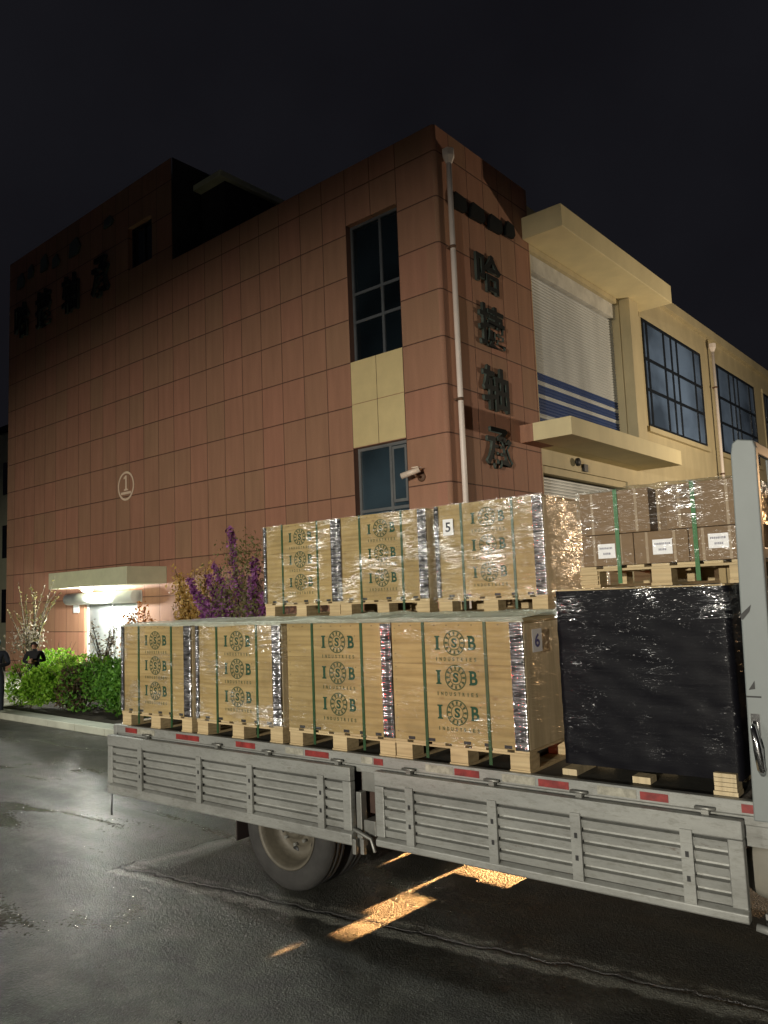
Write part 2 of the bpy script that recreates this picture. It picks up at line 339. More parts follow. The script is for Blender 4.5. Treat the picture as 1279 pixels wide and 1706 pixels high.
def ground_mat():
    m, n, b = newmat('worn_concrete_yard')
    t = n.nodes.new('ShaderNodeTexCoord'); sp = n.nodes.new('ShaderNodeSeparateXYZ'); n.links.new(t.outputs['Object'], sp.inputs[0])
    x, y = sp.outputs[0], sp.outputs[1]
    big = N(n, 'ShaderNodeTexNoise', Scale=.55, Detail=5.0, Roughness=.6); n.links.new(t.outputs['Object'], big.inputs['Vector'])
    med = N(n, 'ShaderNodeTexNoise', Scale=4.5, Detail=9.0, Roughness=.60); n.links.new(t.outputs['Object'], med.inputs['Vector'])
    fine = N(n, 'ShaderNodeTexNoise', Scale=30.0, Detail=6.0, Roughness=.75); n.links.new(t.outputs['Object'], fine.inputs['Vector'])
    grit = n.nodes.new('ShaderNodeTexVoronoi'); grit.inputs['Scale'].default_value = 85.0; n.links.new(t.outputs['Object'], grit.inputs['Vector'])
    c = ramp(n, med.outputs['Fac'], [(.30, (.024, .024, .020)), (.50, (.050, .051, .042)), (.70, (.105, .107, .090))])
    c = mixc(n, .7, c, mixc(n, 1.0, c, ramp(n, big.outputs['Fac'], [(.32, .42), (.68, 1.55)]), 'MULTIPLY'))
    c = mixc(n, .6, c, mixc(n, 1.0, c, ramp(n, fine.outputs['Fac'], [(.3, .55), (.7, 1.5)]), 'MULTIPLY'))
    # slab joint running under the truck, with a ragged pale cement edge and a dark crack beside it
    nx, ny = -.1068, .9943
    wob = mth(n, 'MULTIPLY', mth(n, 'SUBTRACT', med.outputs['Fac'], .5), .22)
    d = mth(n, 'ADD', mth(n, 'ADD', mth(n, 'MULTIPLY', mth(n, 'ADD', x, 5.93), nx), mth(n, 'MULTIPLY', mth(n, 'SUBTRACT', y, 3.93), ny)), wob)
    def band(v, c0, wdt):
        return mth(n, 'SUBTRACT', 1.0, mth(n, 'DIVIDE', mth(n, 'ABSOLUTE', mth(n, 'SUBTRACT', v, c0)), wdt), clamp=True)
    right = mth(n, 'GREATER_THAN', x, -6.0)
    pale = mth(n, 'MULTIPLY', mth(n, 'MULTIPLY', band(d, -.04, .065), right), 1.6, clamp=True)
    pale2 = mth(n, 'MULTIPLY', mth(n, 'MULTIPLY', band(d, .13, .055), ramp(n, med.outputs['Fac'], [(.42, 0.0), (.52, 1.0)])), right)
    pale = mth(n, 'MAXIMUM', pale, pale2)
    e = mth(n, 'ADD', mth(n, 'ADD', mth(n, 'MULTIPLY', mth(n, 'ADD', x, 5.97), .985), mth(n, 'MULTIPLY', mth(n, 'SUBTRACT', y, 3.9), -.17)), wob)
    up = mth(n, 'MULTIPLY', mth(n, 'GREATER_THAN', y, 3.9), mth(n, 'LESS_THAN', y, 30))
    pale = mth(n, 'MAXIMUM', pale, mth(n, 'MULTIPLY', mth(n, 'MULTIPLY', band(e, .05, .10), up), .6))
    crack = mth(n, 'MAXIMUM', mth(n, 'MULTIPLY', band(d, .045, .02), right), mth(n, 'MULTIPLY', band(e, -.04, .02), up))
    smooth = mth(n, 'MULTIPLY', mth(n, 'GREATER_THAN', d, .03), right)
    c = mixc(n, mth(n, 'MULTIPLY', smooth, .6), c, (.060, .058, .048))
    c = mixc(n, mth(n, 'MULTIPLY', mth(n, 'MULTIPLY', pale, .9), ramp(n, fine.outputs['Fac'], [(.35, .35), (.6, 1.0)])), c, (.40, .40, .34))
    c = mixc(n, mth(n, 'MULTIPLY', crack, .9), c, (.012, .012, .010))
    gr = ramp(n, grit.outputs['Distance'], [(.10, 1.7), (.35, 1.0), (.6, .7)])
    c = mixc(n, .75, c, mixc(n, 1.0, c, gr, 'MULTIPLY'))
    g2 = n.nodes.new('ShaderNodeTexVoronoi'); g2.inputs['Scale'].default_value = 26.0; n.links.new(t.outputs['Object'], g2.inputs['Vector'])
    c = mixc(n, mth(n, 'MULTIPLY', ramp(n, g2.outputs['Distance'], [(.10, 1.0), (.20, 0.0)]), .45), c, (.22, .22, .19))
    n.links.new(c, b.inputs['Base Color'])
    stn = N(n, 'ShaderNodeTexNoise', Scale=1.0, Detail=3.0, Roughness=.5, Distortion=.8); n.links.new(mapping(n, (.5, 1.7, 1), rot=(0, 0, R(35))), stn.inputs['Vector'])
    n.links.new(mth(n, 'MULTIPLY', ramp(n, fine.outputs['Fac'], [(.30, .65), (.70, 1.25)]), ramp(n, stn.outputs['Fac'], [(.30, .20), (.70, .60)])), b.inputs['Roughness'])
    b.inputs['Specular IOR Level'].default_value = .6
    h = mth(n, 'ADD', mth(n, 'MULTIPLY', med.outputs['Fac'], .35), mth(n, 'ADD', mth(n, 'MULTIPLY', fine.outputs['Fac'], .60), mth(n, 'MULTIPLY', grit.outputs['Distance'], .22)))
    h = mth(n, 'SUBTRACT', h, mth(n, 'MULTIPLY', crack, .8))
    bump(n, h, 1.0, .040, b)
    return m
M['ground'] = ground_mat()

def leaf_mat(name, c1, c2, trans=.35):
    m, n, b = newmat(name)
    g = n.nodes.new('ShaderNodeNewGeometry')
    n.links.new(ramp(n, g.outputs['Random Per Island'], [(0, c1), (1, c2)]), b.inputs['Base Color'])
    b.inputs['Roughness'].default_value = .5; b.inputs['Specular IOR Level'].default_value = .3
    tb = n.nodes.new('ShaderNodeBsdfTranslucent'); n.links.new(ramp(n, g.outputs['Random Per Island'], [(0, c1), (1, c2)]), tb.inputs['Color'])
    mx = n.nodes.new('ShaderNodeMixShader'); mx.inputs[0].default_value = trans
    n.links.new(b.outputs[0], mx.inputs[1]); n.links.new(tb.outputs[0], mx.inputs[2]); n.links.new(mx.outputs[0], n.nodes['Material Output'].inputs[0])
    return m
M['leaf_green'] = leaf_mat('green_leaves', (.04, .13, .015), (.15, .33, .04))
M['leaf_lime'] = leaf_mat('lime_green_leaves', (.13, .32, .02), (.32, .55, .06))
M['leaf_brown'] = leaf_mat('brown_leaves', (.045, .030, .018), (.16, .11, .06))
M['leaf_yellow'] = leaf_mat('golden_leaves', (.45, .27, .06), (.75, .55, .22))
M['leaf_orange'] = leaf_mat('orange_leaves', (.38, .10, .02), (.60, .30, .10))
M['leaf_purple'] = leaf_mat('purple_blossom', (.17, .045, .16), (.44, .17, .42))
M['leaf_olive'] = leaf_mat('thin_olive_leaves', (.10, .10, .03), (.22, .20, .08))
M['leaf_pale'] = leaf_mat('silvery_leaves', (.16, .14, .10), (.42, .38, .32))
M['bark'] = simple('bark', (.085, .075, .05), .9, var=.3, bmp=.4)
M['bark_purple'] = simple('purplish_twigs', (.06, .025, .05), .9, var=.3)

# ------------------------------------------------------------------ mesh helpers
def bx(bm, x0, x1, y0, y1, z0, z1, mi=0):
    v = [bm.verts.new((x, y, z)) for z in (z0, z1) for y in (y0, y1) for x in (x0, x1)]
    for q in ((0, 2, 3, 1), (4, 5, 7, 6), (0, 1, 5, 4), (2, 6, 7, 3), (0, 4, 6, 2), (1, 3, 7, 5)):
        f = bm.faces.new([v[i] for i in q]); f.material_index = mi
    return v
def prism(bm, pts, axis, a, b, mi=0):
    """pts: 2D outline; axis: the extrusion axis 'x','y','z'"""
    def P(p, t): return {'x': (t, p[0], p[1]), 'y': (p[0], t, p[1]), 'z': (p[0], p[1], t)}[axis]
    v0 = [bm.verts.new(P(p, a)) for p in pts]; v1 = [bm.verts.new(P(p, b)) for p in pts]
    fs = [bm.faces.new(v0), bm.faces.new(v1[::-1])]
    for i in range(len(pts)):
        j = (i + 1) % len(pts); fs.append(bm.faces.new((v0[j], v0[i], v1[i], v1[j])))
    for f in fs: f.material_index = mi
def tube(bm, pts, rads, n=8, mi=0, caps=True, smooth=True):
    rings = []
    for i, p in enumerate(pts):
        p = Vector(p); d = (Vector(pts[min(i + 1, len(pts) - 1)]) - Vector(pts[max(i - 1, 0)])).normalized()
        a = d.cross(Vector((0, 0, 1)));
        if a.length < 1e-3: a = Vector((1, 0, 0))
        a.normalize(); c = d.cross(a); r = rads[i] if hasattr(rads, '__len__') else rads
        rings.append([bm.verts.new(p + (a * math.cos(2 * PI * k / n) + c * math.sin(2 * PI * k / n)) * r) for k in range(n)])
    for i in range(len(rings) - 1):
        for k in range(n):
            f = bm.faces.new((rings[i][k], rings[i][(k + 1) % n], rings[i + 1][(k + 1) % n], rings[i + 1][k])); f.material_index = mi; f.smooth = smooth
    if caps:
        for r in (rings[0][::-1], rings[-1]):
            f = bm.faces.new(r); f.material_index = mi
def lathe(bm, prof, n=48, axis='y', c=(0, 0, 0), mi=0, smooth=True):
    """prof: list of (radius, offset along axis)"""
    rings = []
    for r, o in prof:
        ring = []
        for k in range(n):
            a = 2 * PI * k / n; u, v = r * math.cos(a), r * math.sin(a)
            q = (u, o, v) if axis == 'y' else ((o, u, v) if axis == 'x' else (u, v, o))
            ring.append(bm.verts.new((q[0] + c[0], q[1] + c[1], q[2] + c[2])))
        rings.append(ring)
    for i in range(len(rings) - 1):
        for k in range(n):
            f = bm.faces.new((rings[i][k], rings[i][(k + 1) % n], rings[i + 1][(k + 1) % n], rings[i + 1][k])); f.smooth = smooth; f.material_index = mi
def obj(name, bm, mats, parent=None, bevel=0, loc=None, recalc=True):
    me = bpy.data.meshes.new(name)
    if recalc: bmesh.ops.recalc_face_normals(bm, faces=bm.faces[:])
    bm.to_mesh(me); bm.free()
    for m in (mats if isinstance(mats, (list, tuple)) else [mats]): me.materials.append(M[m] if isinstance(m, str) else m)
    o = bpy.data.objects.new(name, me); col.objects.link(o)
    if parent is not None: o.parent = parent
    if loc: o.location = loc
    if bevel:
        bv = o.modifiers.new('bevel', 'BEVEL'); bv.width = bevel; bv.segments = 2; bv.limit_method = 'ANGLE'; bv.angle_limit = R(40)
    return o
def BMn(): return bmesh.new()
def tag(o, label=None, cat=None, group=None, kind=None):
    if label: o['label'] = label
    if cat: o['category'] = cat
    if group: o['group'] = group
    if kind: o['kind'] = kind
    return o
def thing(name, label, cat, loc=(0, 0, 0), rz=0, group=None):
    o = bpy.data.objects.new(name, None); col.objects.link(o); o.location = loc; o.rotation_euler = (0, 0, rz)
    o.empty_display_size = .2
    return tag(o, label, cat, group)
def copy_tree(o, parent=None):
    c = o.copy(); col.objects.link(c)
    if parent is not None: c.parent = parent
    for ch in o.children: copy_tree(ch, c)
    return c
def text_mesh(body, size, extrude=0.0, offset=0.0, align='CENTER', spacing=1.0):
    cu = bpy.data.curves.new('text', 'FONT'); cu.body = body; cu.size = size; cu.extrude = extrude; cu.offset = offset
    cu.align_x = align; cu.align_y = 'CENTER'; cu.space_character = spacing; cu.resolution_u = 3
    o = bpy.data.objects.new('text', cu); col.objects.link(o)
    dg = bpy.context.evaluated_depsgraph_get(); me = bpy.data.meshes.new_from_object(o.evaluated_get(dg))
    bpy.data.objects.remove(o); bpy.data.curves.remove(cu)
    return me
def fit_mesh(me, w_, h_):
    xs = [v.co.x for v in me.vertices]; ys = [v.co.y for v in me.vertices]
    cx, cy = (min(xs) + max(xs)) / 2, (min(ys) + max(ys)) / 2; sx = w_ / (max(xs) - min(xs)); sy = h_ / (max(ys) - min(ys))
    for v in me.vertices: v.co.x = (v.co.x - cx) * sx; v.co.y = (v.co.y - cy) * sy

# ------------------------------------------------------------------ ground
bm = BMn(); s = 260
f = bm.faces.new([bm.verts.new(p) for p in ((-s, -s, 0), (s, -s, 0), (s, s, 0), (-s, s, 0))])
tag(obj('ground', bm, 'ground'), kind='structure')
# raised planting strip, kerb and path in the building frame
def bobj(name, bm, mats, parent=None, bevel=0):
    o = obj(name, bm, mats, parent, bevel)
    if parent is None: o.matrix_world = BM.copy()
    return o
bm = BMn()
x = -30.0
while x < 3.0:
    bx(bm, x + .006, x + .994, -4.78, -4.44, 0, .13); x += 1.0
tag(bobj('kerb', bm, 'concrete', bevel=.012), kind='structure')
bm = BMn(); bx(bm, -9.1, 3.0, -4.438, -.02, 0, .10)
tag(bobj('planting_bed', bm, 'soil'), kind='structure')
bm = BMn(); bx(bm, -30, -9.104, -4.438, -.02, 0, .115)
tag(bobj('path', bm, 'concrete'), kind='structure')

# ------------------------------------------------------------------ brick (terracotta panel) building
brick = thing('factory_building', 'brown-red panel clad factory corner block with raised left part', 'building', BC, BA)
def wall_holes(bm, axis, u0, u1, z0, z1, holes, face, depth, mi=0):
    """front faces at plane `face` minus rectangular holes, with reveals `depth` deep (signed)"""
    us = sorted({u0, u1, *[h[0] for h in holes], *[h[1] for h in holes]}); zs = sorted({z0, z1, *[h[2] for h in holes], *[h[3] for h in holes]})
    def P(u, z, d=0): return (u, face + d, z) if axis == 0 else (face + d, u, z)
    for i in range(len(us) - 1):
        for k in range(len(zs) - 1):
            cu, cz = (us[i] + us[i + 1]) / 2, (zs[k] + zs[k + 1]) / 2
            if any(h[0] < cu < h[1] and h[2] < cz < h[3] for h in holes): continue
            f = bm.faces.new([bm.verts.new(P(*q)) for q in ((us[i], zs[k]), (us[i + 1], zs[k]), (us[i + 1], zs[k + 1]), (us[i], zs[k + 1]))]); f.material_index = mi
    for a, b_, c, d in holes:
        for p, q in (((a, c), (b_, c)), ((b_, c), (b_, d)), ((b_, d), (a, d)), ((a, d), (a, c))):
            f = bm.faces.new([bm.verts.new(v) for v in (P(*p), P(*q), P(*q, depth), P(*p, depth))]); f.material_index = mi
    bmesh.ops.remove_doubles(bm, verts=bm.verts[:], dist=1e-4)
TOP = 11.42; RT = 14.35
ch = .07
bm = BMn()
holesA = [(-2.43, -1.01, 7.10, 10.14), (-2.43, -1.01, 2.95, 5.25), (-13.42, -10.6, 0.0, 2.45)]
wall_holes(bm, 0, -8.8, -ch, 0, TOP, [h for h in holesA if h[0] > -8.8], 0, .22)
wall_holes(bm, 0, -18.6, -8.8, 0, RT, [holesA[2], (-10.98, -9.77, 11.78, 13.06)], 0, .22)
obj('front_wall', bm, 'tile_a', brick)
bm = BMn()
wall_holes(bm, 1, ch, 3.6, 0, TOP, [], 0, 0)
v = [bm.verts.new(p) for p in ((-ch, 0, 0), (-.02, .02, 0), (0, ch, 0), (-ch, 0, TOP), (-.02, .02, TOP), (0, ch, TOP))]
for a, b_ in ((0, 1), (1, 2)):
    f = bm.faces.new((v[a], v[b_], v[b_ + 3], v[a + 3])); f.smooth = True
obj('side_wall', bm, 'tile_b', brick)
bm = BMn()
bx(bm, -8.79, -.3, .25, 9, TOP - .5, TOP - .35); bx(bm, -18.5, -8.9, .25, 6.8, RT - .4, RT - .25)
bx(bm, -8.8, -8.78, .02, 7, TOP - .4, RT)           # dark return wall of the raised part
bx(bm, -18.62, -18.60, .02, 9, 0, RT)
bx(bm, -.3, -.25, .3, 3.6, TOP - .4, TOP)
bx(bm, -8.78, -.25, .22, .26, TOP - .5, TOP)
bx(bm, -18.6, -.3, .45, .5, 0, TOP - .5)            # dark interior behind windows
obj('roof', bm, 'roof_dark', brick)
bm = BMn()
bx(bm, -8.76, -7.7, .95, 5.4, TOP - .4, 13.62, 0); bx(bm, -8.76, -7.55, .68, 5.6, 13.62, 13.78, 1)
obj('stair_head', bm, ['roof_dark', 'pale_canopy'], brick)
# cream infill panels between the stacked windows
bm = BMn()
for i in range(2):
    for k in range(2):
        bx(bm, -2.425 + .71 * i + .006, -1.72 + .71 * i - .004, -.012, .0, 5.262 + .924 * k, 5.262 + .924 * k + .912)
obj('spandrel_panel', bm, 'cream_tile', brick, bevel=.004)
def window(parent, axis, u0, u1, z0, z1, face, verts, hors, fmat, gmat, th=.06, sub=(), name='window'):
    bm = BMn()
    def B(a, b_, c, d, p, q):
        if axis == 0: bx(bm, a, b_, face + p, face + q, c, d)
        else: bx(bm, face - q, face - p, a, b_, c, d)
    B(u0, u1, z0, z0 + th, 0, .07); B(u0, u1, z1 - th, z1, 0, .07)
    B(u0, u0 + th, z0 + th, z1 - th, 0, .07); B(u1 - th, u1, z0 + th, z1 - th, 0, .07)
    for v_ in verts: B(v_ - th / 2, v_ + th / 2, z0 + th, z1 - th, .003, .067)
    for h_ in hors:
        us = [u0 + th] + [q for v_ in verts for q in (v_ - th / 2, v_ + th / 2)] + [u1 - th]
        for i in range(0, len(us), 2): B(us[i], us[i + 1], h_ - th / 2, h_ + th / 2, .005, .065)
    fr = obj(name, bm, fmat, parent)
    bm = BMn()
    def G(a, b_, c, d, p):
        if axis == 0: bx(bm, a, b_, face + p, face + p + .01, c, d)
        else: bx(bm, face - p - .01, face - p, a, b_, c, d)
    G(u0 + th, u1 - th, z0 + th, z1 - th, .035)
    obj('glass', bm, gmat, fr)
    return fr
window(brick, 0, -2.43, -1.01, 7.10, 10.14, .14, [-1.60], [8.0, 8.62], 'frame_grey', 'glass_dark')
window(brick, 0, -2.43, -1.01, 2.95, 5.25, .14, [-1.55], [3.92], 'steel_grey', 'glass_mid')
bm = BMn(); bx(bm, -1.47, -1.10, .10, .14, 4.02, 5.16); bx(bm, -1.42, -1.15, .095, .10, 4.08, 5.10, 1)
obj('opening_sash', bm, ['steel_grey', 'glass_mid'], brick)
window(brick, 0, -10.98, -9.77, 11.78, 13.06, .14, [-10.35], [], 'frame_dark', 'glass_dark')
# entrance door, shutter box and canopy
bm = BMn(); bx(bm, -13.42, -13.34, .08, .16, .115, 2.44); bx(bm, -12.04, -11.98, .08, .16, .115, 2.3); bx(bm, -10.68, -10.6, .08, .16, .115, 2.44); bx(bm, -13.34, -10.68, .08, .16, 2.3, 2.44)
dfr = obj('entrance_door', bm, 'door_white', brick)
bm = BMn(); bx(bm, -13.33, -12.05, .11, .13, .12, 2.29); bx(bm, -11.97, -10.69, .11, .13, .12, 2.29)
obj('glass', bm, glass_mat('lit_door_glass', (.30, .33, .33), .25), dfr)
bm = BMn(); bx(bm, -12.12, -12.09, .03, .08, 1.0, 1.5); bx(bm, -11.93, -11.90, .03, .08, 1.0, 1.5)
obj('handle', bm, 'steel_grey', dfr)
bm = BMn(); tube(bm, [(-14.0, -.20, 2.40), (-10.35, -.20, 2.40)], .17, 16); bx(bm, -14.0, -13.72, -.04, 0, 2.0, 2.58)
bx(bm, -14.0, -10.35, -.20, -.01, 2.24, 2.565)
obj('shutter_box', bm, 'poster', brick)
bm = BMn(); bx(bm, -13.25, -9.2, -1.18, -.003, 2.70, 3.15)
obj('entrance_canopy', bm, 'pale_canopy', brick, bevel=.01)
em, n, b = newmat('lit_lamp_diffuser'); b.inputs['Emission Color'].default_value = (1, .97, .88, 1); b.inputs['Emission Strength'].default_value = 30
M['lamp_glow'] = em
lt = thing('canopy_lamp', 'glowing white lamp under the pale entrance canopy', 'lamp', W(-11.9, -.75, 0), BA)
bm = BMn(); bx(bm, -.35, .35, -.06, .06, 2.655, 2.698); obj('lamp_housing', bm, 'steel_grey', lt)
bm = BMn(); lathe(bm, [(0.001, 2.575), (.06, 2.585), (.085, 2.62), (.085, 2.654)], 16, 'z'); 
for v in bm.verts: v.co.x *= 3.2
obj('diffuser', bm, 'lamp_glow', lt)

# ------------------------------------------------------------------ cream workshop wing
wing = thing('workshop_building', 'cream rendered workshop with big grid windows beside the red factory', 'building', BC, BA)
WT = 11.05
winB = [(10.04, 15.15), (16.62, 21.6), (23.1, 28.1), (29.6, 34.6), (36.1, 41.1)]
bm = BMn()
holes = [(3.62, 8.52, 5.72, 9.98), (3.62, 8.3, 0.0, 4.95)] + [(a, b_, 6.72, 9.98) for a, b_ in winB] + [(a, b_, 1.2, 4.5) for a, b_ in winB]
wall_holes(bm, 1, 3.601, 45, 0, WT, holes, 0, -.35)
obj('wall', bm, 'cream', wing)
bm = BMn(); bx(bm, -.12, .16, 10.3, 45, WT - .30, WT); bx(bm, -.115, -.02, 3.7, 10.3, WT - .3, WT); bx(bm, -9, -.12, 3.7, 45, WT - .5, WT - .38); bx(bm, -8, -.5, 44.9, 45, 0, WT)
bx(bm, -.75, -.7, 3.62, 45, 0, WT - .5)
obj('roof', bm, ['cream'], wing)
for a, b_ in winB:
    bm = BMn(); bx(bm, .003, .05, a - .16, b_ + .16, 9.99, 10.16); bx(bm, .003, .12, a - .14, b_ + .14, 6.56, 6.71)
    bx(bm, .003, .03, a - .15, a - .01, 6.715, 9.985); bx(bm, .003, .05, b_ + .01, b_ + .15, 6.715, 9.985)
    obj('window_surround', bm, 'cream', wing, bevel=.008)
for i, (a, b_) in enumerate(winB):
    k = (b_ - a) / 5.11
    window(wing, 1, a, b_, 6.72, 9.98, .055, [a + q * k for q in (.35, 1.70, 2.32, 2.82, 4.40)], [7.85, 8.78], 'frame_dark', 'glass_sky', .09)
    if i < 3: window(wing, 1, a, b_, 1.2, 4.5, .055, [a + q * k for q in (1.70, 3.2)], [2.8], 'frame_dark', 'glass_mid', .09)
def ribs(name, y0, y1, z0, z1, xface, mat, step=.075):
    bm = BMn(); pts = []
    z = z0
    while z < z1 - step:
        pts += [(xface, z), (xface + .020, z + step * .25), (xface + .020, z + step * .62), (xface, z + step * .9)]; z += step
    pts += [(xface - .03, z), (xface - .03, z0)]
    def P(p, t): return (p[0], t, p[1])
    v0 = [bm.verts.new(P(p, y0)) for p in pts]; v1 = [bm.verts.new(P(p, y1)) for p in pts]
    for i in range(len(pts)):
        j = (i + 1) % len(pts); bm.faces.new((v0[i], v0[j], v1[j], v1[i]))
    return obj(name, bm, mat, wing)
ribs('roller_shutter', 3.64, 8.50, 5.74, 9.58, -.22, 'shutter')
ribs('roller_shutter', 3.64, 8.28, 0.02, 4.78, -.22, 'shutter_plain')
bm = BMn(); bx(bm, -.30, -.10, 3.64, 8.50, 9.58, 9.975); obj('shutter_housing', bm, simple('off_white_housing', (.56, .55, .50), .6), wing)
bm = BMn(); bx(bm, -.30, -.05, 3.64, 8.28, 4.78, 4.945); obj('shutter_housing', bm, 'cream', wing)
bm = BMn(); bx(bm, .003, 1.0, 3.30, 9.95, 10.12, 10.64)
obj('upper_canopy', bm, 'cream_lit', wing, bevel=.015)
bm = BMn(); bx(bm, .003, .30, 8.56, 9.20, 5.72, 10.115)
obj('pillar', bm, 'cream', wing, bevel=.01)
bm = BMn(); bx(bm, .32, 1.22, 2.68, 9.05, 5.32, 5.71, 0); bx(bm, .003, .318, 2.68, 3.60, 5.32, 5.71, 1); bx(bm, .003, .318, 3.602, 9.05, 5.32, 5.71, 0)
obj('lower_canopy', bm, ['cream_lit', 'tile_b'], wing, bevel=.01)
bm = BMn(); bx(bm, .003, .06, 5.6, 5.8, 4.98, 5.16); obj('socket_box', bm, 'black', wing)
bm = BMn(); lathe(bm, [(.001, .05), (.10, .06), (.10, .12), (.001, .13)], 12, 'x', (0, 5.2, 5.16))
obj('alarm_bell', bm, 'black', wing)
# drainpipes
def drain(loc_y, ztop, zbot, label, xo=.11):
    t = thing('drainpipe', label, 'drainpipe', W(xo, loc_y, 0), BA, 'white drainpipes on the facades')
    bm = BMn(); tube(bm, [(0, 0, zbot), (0, 0, ztop - .25)], .055, 14); obj('pipe', bm, 'white_pvc', t)
    bm = BMn(); lathe(bm, [(.05, ztop - .30), (.075, ztop - .26), (.13, ztop - .14), (.13, ztop), (.10, ztop), (.06, ztop - .14)], 6, 'z', smooth=False); obj('hopper', bm, 'white_pvc', t)
    for z in (8.93, 5.87, 3.0):
        bm = BMn(); lathe(bm, [(.05, z - .03), (.066, z - .03), (.066, z + .03), (.05, z + .03)], 12, 'z'); bx(bm, -.10, -.05, -.07, .07, z - .02, z + .02)
        obj('pipe_clamp', bm, 'clamp', t)
drain(.32, 10.95, .1, 'tall white drainpipe at the corner of the red factory')
drain(16.05, 10.5, .1, 'white drainpipe between the two big grid windows', .2)
# company name, upright, on the side wall
sign = thing('company_sign', 'black raised characters running down the red side wall', 'sign', BC, BA)
CH = [('哈', 8.82, 1.68, .96, .84), ('捷', 7.66, 1.70, .98, .90), ('轴', 6.33, 1.72, .98, .94), ('承', 5.08, 1.72, .98, .86)]
def letter(c, w_, h_, parent, face, thick, off=.018):
    me = text_mesh(c, 1.0, thick / 2, off); fit_mesh(me, w_, h_)
    zz = max(v.co.z for v in me.vertices)
    for v in me.vertices:
        x, y, z = v.co
        if face == 'B': v.co = (z, x, y)
        else: v.co = (x, -z, y)
    me.materials.clear(); me.materials.append(M['letter']); me.materials.append(M['letter_side'])
    for p in me.polygons:
        nn = p.normal; p.material_index = 0 if abs(nn.x if face == 'B' else nn.y) > .7 else 1
    o = bpy.data.objects.new('sign_letter', me); col.objects.link(o); o.parent = parent; return o
for c, z, y, w_, h_ in CH:
    o = letter(c, w_, h_, sign, 'B', .06); o.location = (.045, y, z)
topsign = thing('logo_sign', 'row of dark raised marks high on the red side wall', 'sign', BC, BA)
for y0, y1, z0 in ((.45, .95, 9.83), (1.08, 1.62, 9.84), (1.78, 2.32, 9.84), (2.45, 2.85, 9.92)):
    bm = BMn(); prism(bm, [(y0, z0), (y1 - .08, z0 + .02), (y1, z0 + .12), (y1 - .03, z0 + .33), (y0 + .10, z0 + .36), (y0 + .02, z0 + .2)], 'x', .02, .09)
    obj('sign_mark', bm, 'letter', topsign)
rs = thing('rooftop_sign', 'faded dark characters across the raised left part of the factory', 'sign', BC, BA)
for c, x in zip('哈捷轴承', (-17.5, -15.98, -14.2, -12.4)):
    o = letter(c, 1.0, 1.25, rs, 'A', .08); o.location = (x, -.06, 12.02)
for x, w_, z, h_ in ((-17.9, .55, 13.2, .5), (-17.1, .4, 13.35, .45), (-16.2, .5, 13.3, .55), (-15.4, .45, 13.2, .4), (-14.3, .7, 13.2, .55), (-12.2, .5, 13.45, .3)):
    bm = BMn(); prism(bm, [(x, z), (x + w_ * .8, z), (x + w_, z + h_ * .4), (x + w_ * .7, z + h_), (x + w_ * .1, z + h_ * .8)], 'y', -.08, -.02)
    obj('sign_mark', bm, 'letter_side', rs)
# round building number emblem
emb = thing('number_emblem', 'round cream painted number one on the red facade', 'emblem', W(-11.13, 0, 5.51), BA)
bm = BMn()
for r0, r1 in ((.355, .415),):
    k = 40
    for i in range(k):
        a, c = 2 * PI * i / k, 2 * PI * (i + 1) / k
        q = [(r0 * math.cos(a), r0 * math.sin(a)), (r1 * math.cos(a), r1 * math.sin(a)), (r1 * math.cos(c), r1 * math.sin(c)), (r0 * math.cos(c), r0 * math.sin(c))]
        f = bm.faces.new([bm.verts.new((p[0], -.012, p[1])) for p in q])
bmesh.ops.remove_doubles(bm, verts=bm.verts[:], dist=1e-5)
obj('ring', bm, 'emblem', emb, recalc=False)
bm = BMn(); prism(bm, [(-.02, .30), (-.12, .24), (-.10, .20), (-.03, .22), (-.03, -.07), (-.10, -.10), (-.10, -.13), (.10, -.13), (.10, -.10), (.035, -.07), (.035, .30)], 'y', -.014, -.004)
bx(bm, -.255, .255, -.014, -.004, -.235, -.165); obj('numeral', bm, 'emblem', emb)
# wall mounted camera
cc = thing('security_camera', 'small white security camera on the red wall near the corner', 'security camera', W(-.66, 0, 4.42), BA)
bm = BMn(); lathe(bm, [(.001, -.004), (.09, -.004), (.09, -.03), (.03, -.04), (.001, -.04)], 16, 'y'); tube(bm, [(0, -.03, 0), (0, -.2, .0), (0, -.24, .05)], .025, 8); obj('bracket', bm, 'clamp', cc)
bm = BMn(); tube(bm, [(.12, -.22, .12), (-.24, -.34, .02)], [.055, .06], 12); bx(bm, -.02, .13, -.30, -.16, .15, .17); obj('camera_body', bm, 'cam_white', cc)
# distant block past the left end
db = thing('distant_building', 'pale distant block past the left end of the factory', 'building', W(-34, 6, 0), BA)
bm = BMn(); bx(bm, -6, 6, 0, 8, 0, 11.4); obj('wall', bm, 'pale_canopy', db)
bm = BMn(); bx(bm, -6.2, 6.2, -.2, 8.2, 11.4, 11.7); obj('roof', bm, 'roof_dark', db)
for i in range(5):
    for k in range(3): bm = BMn(); bx(bm, -5 + i * 2.1, -3.8 + i * 2.1, -.03, 0, 1.5 + k * 3.3, 3.2 + k * 3.3); obj('window', bm, 'glass_dark', db)

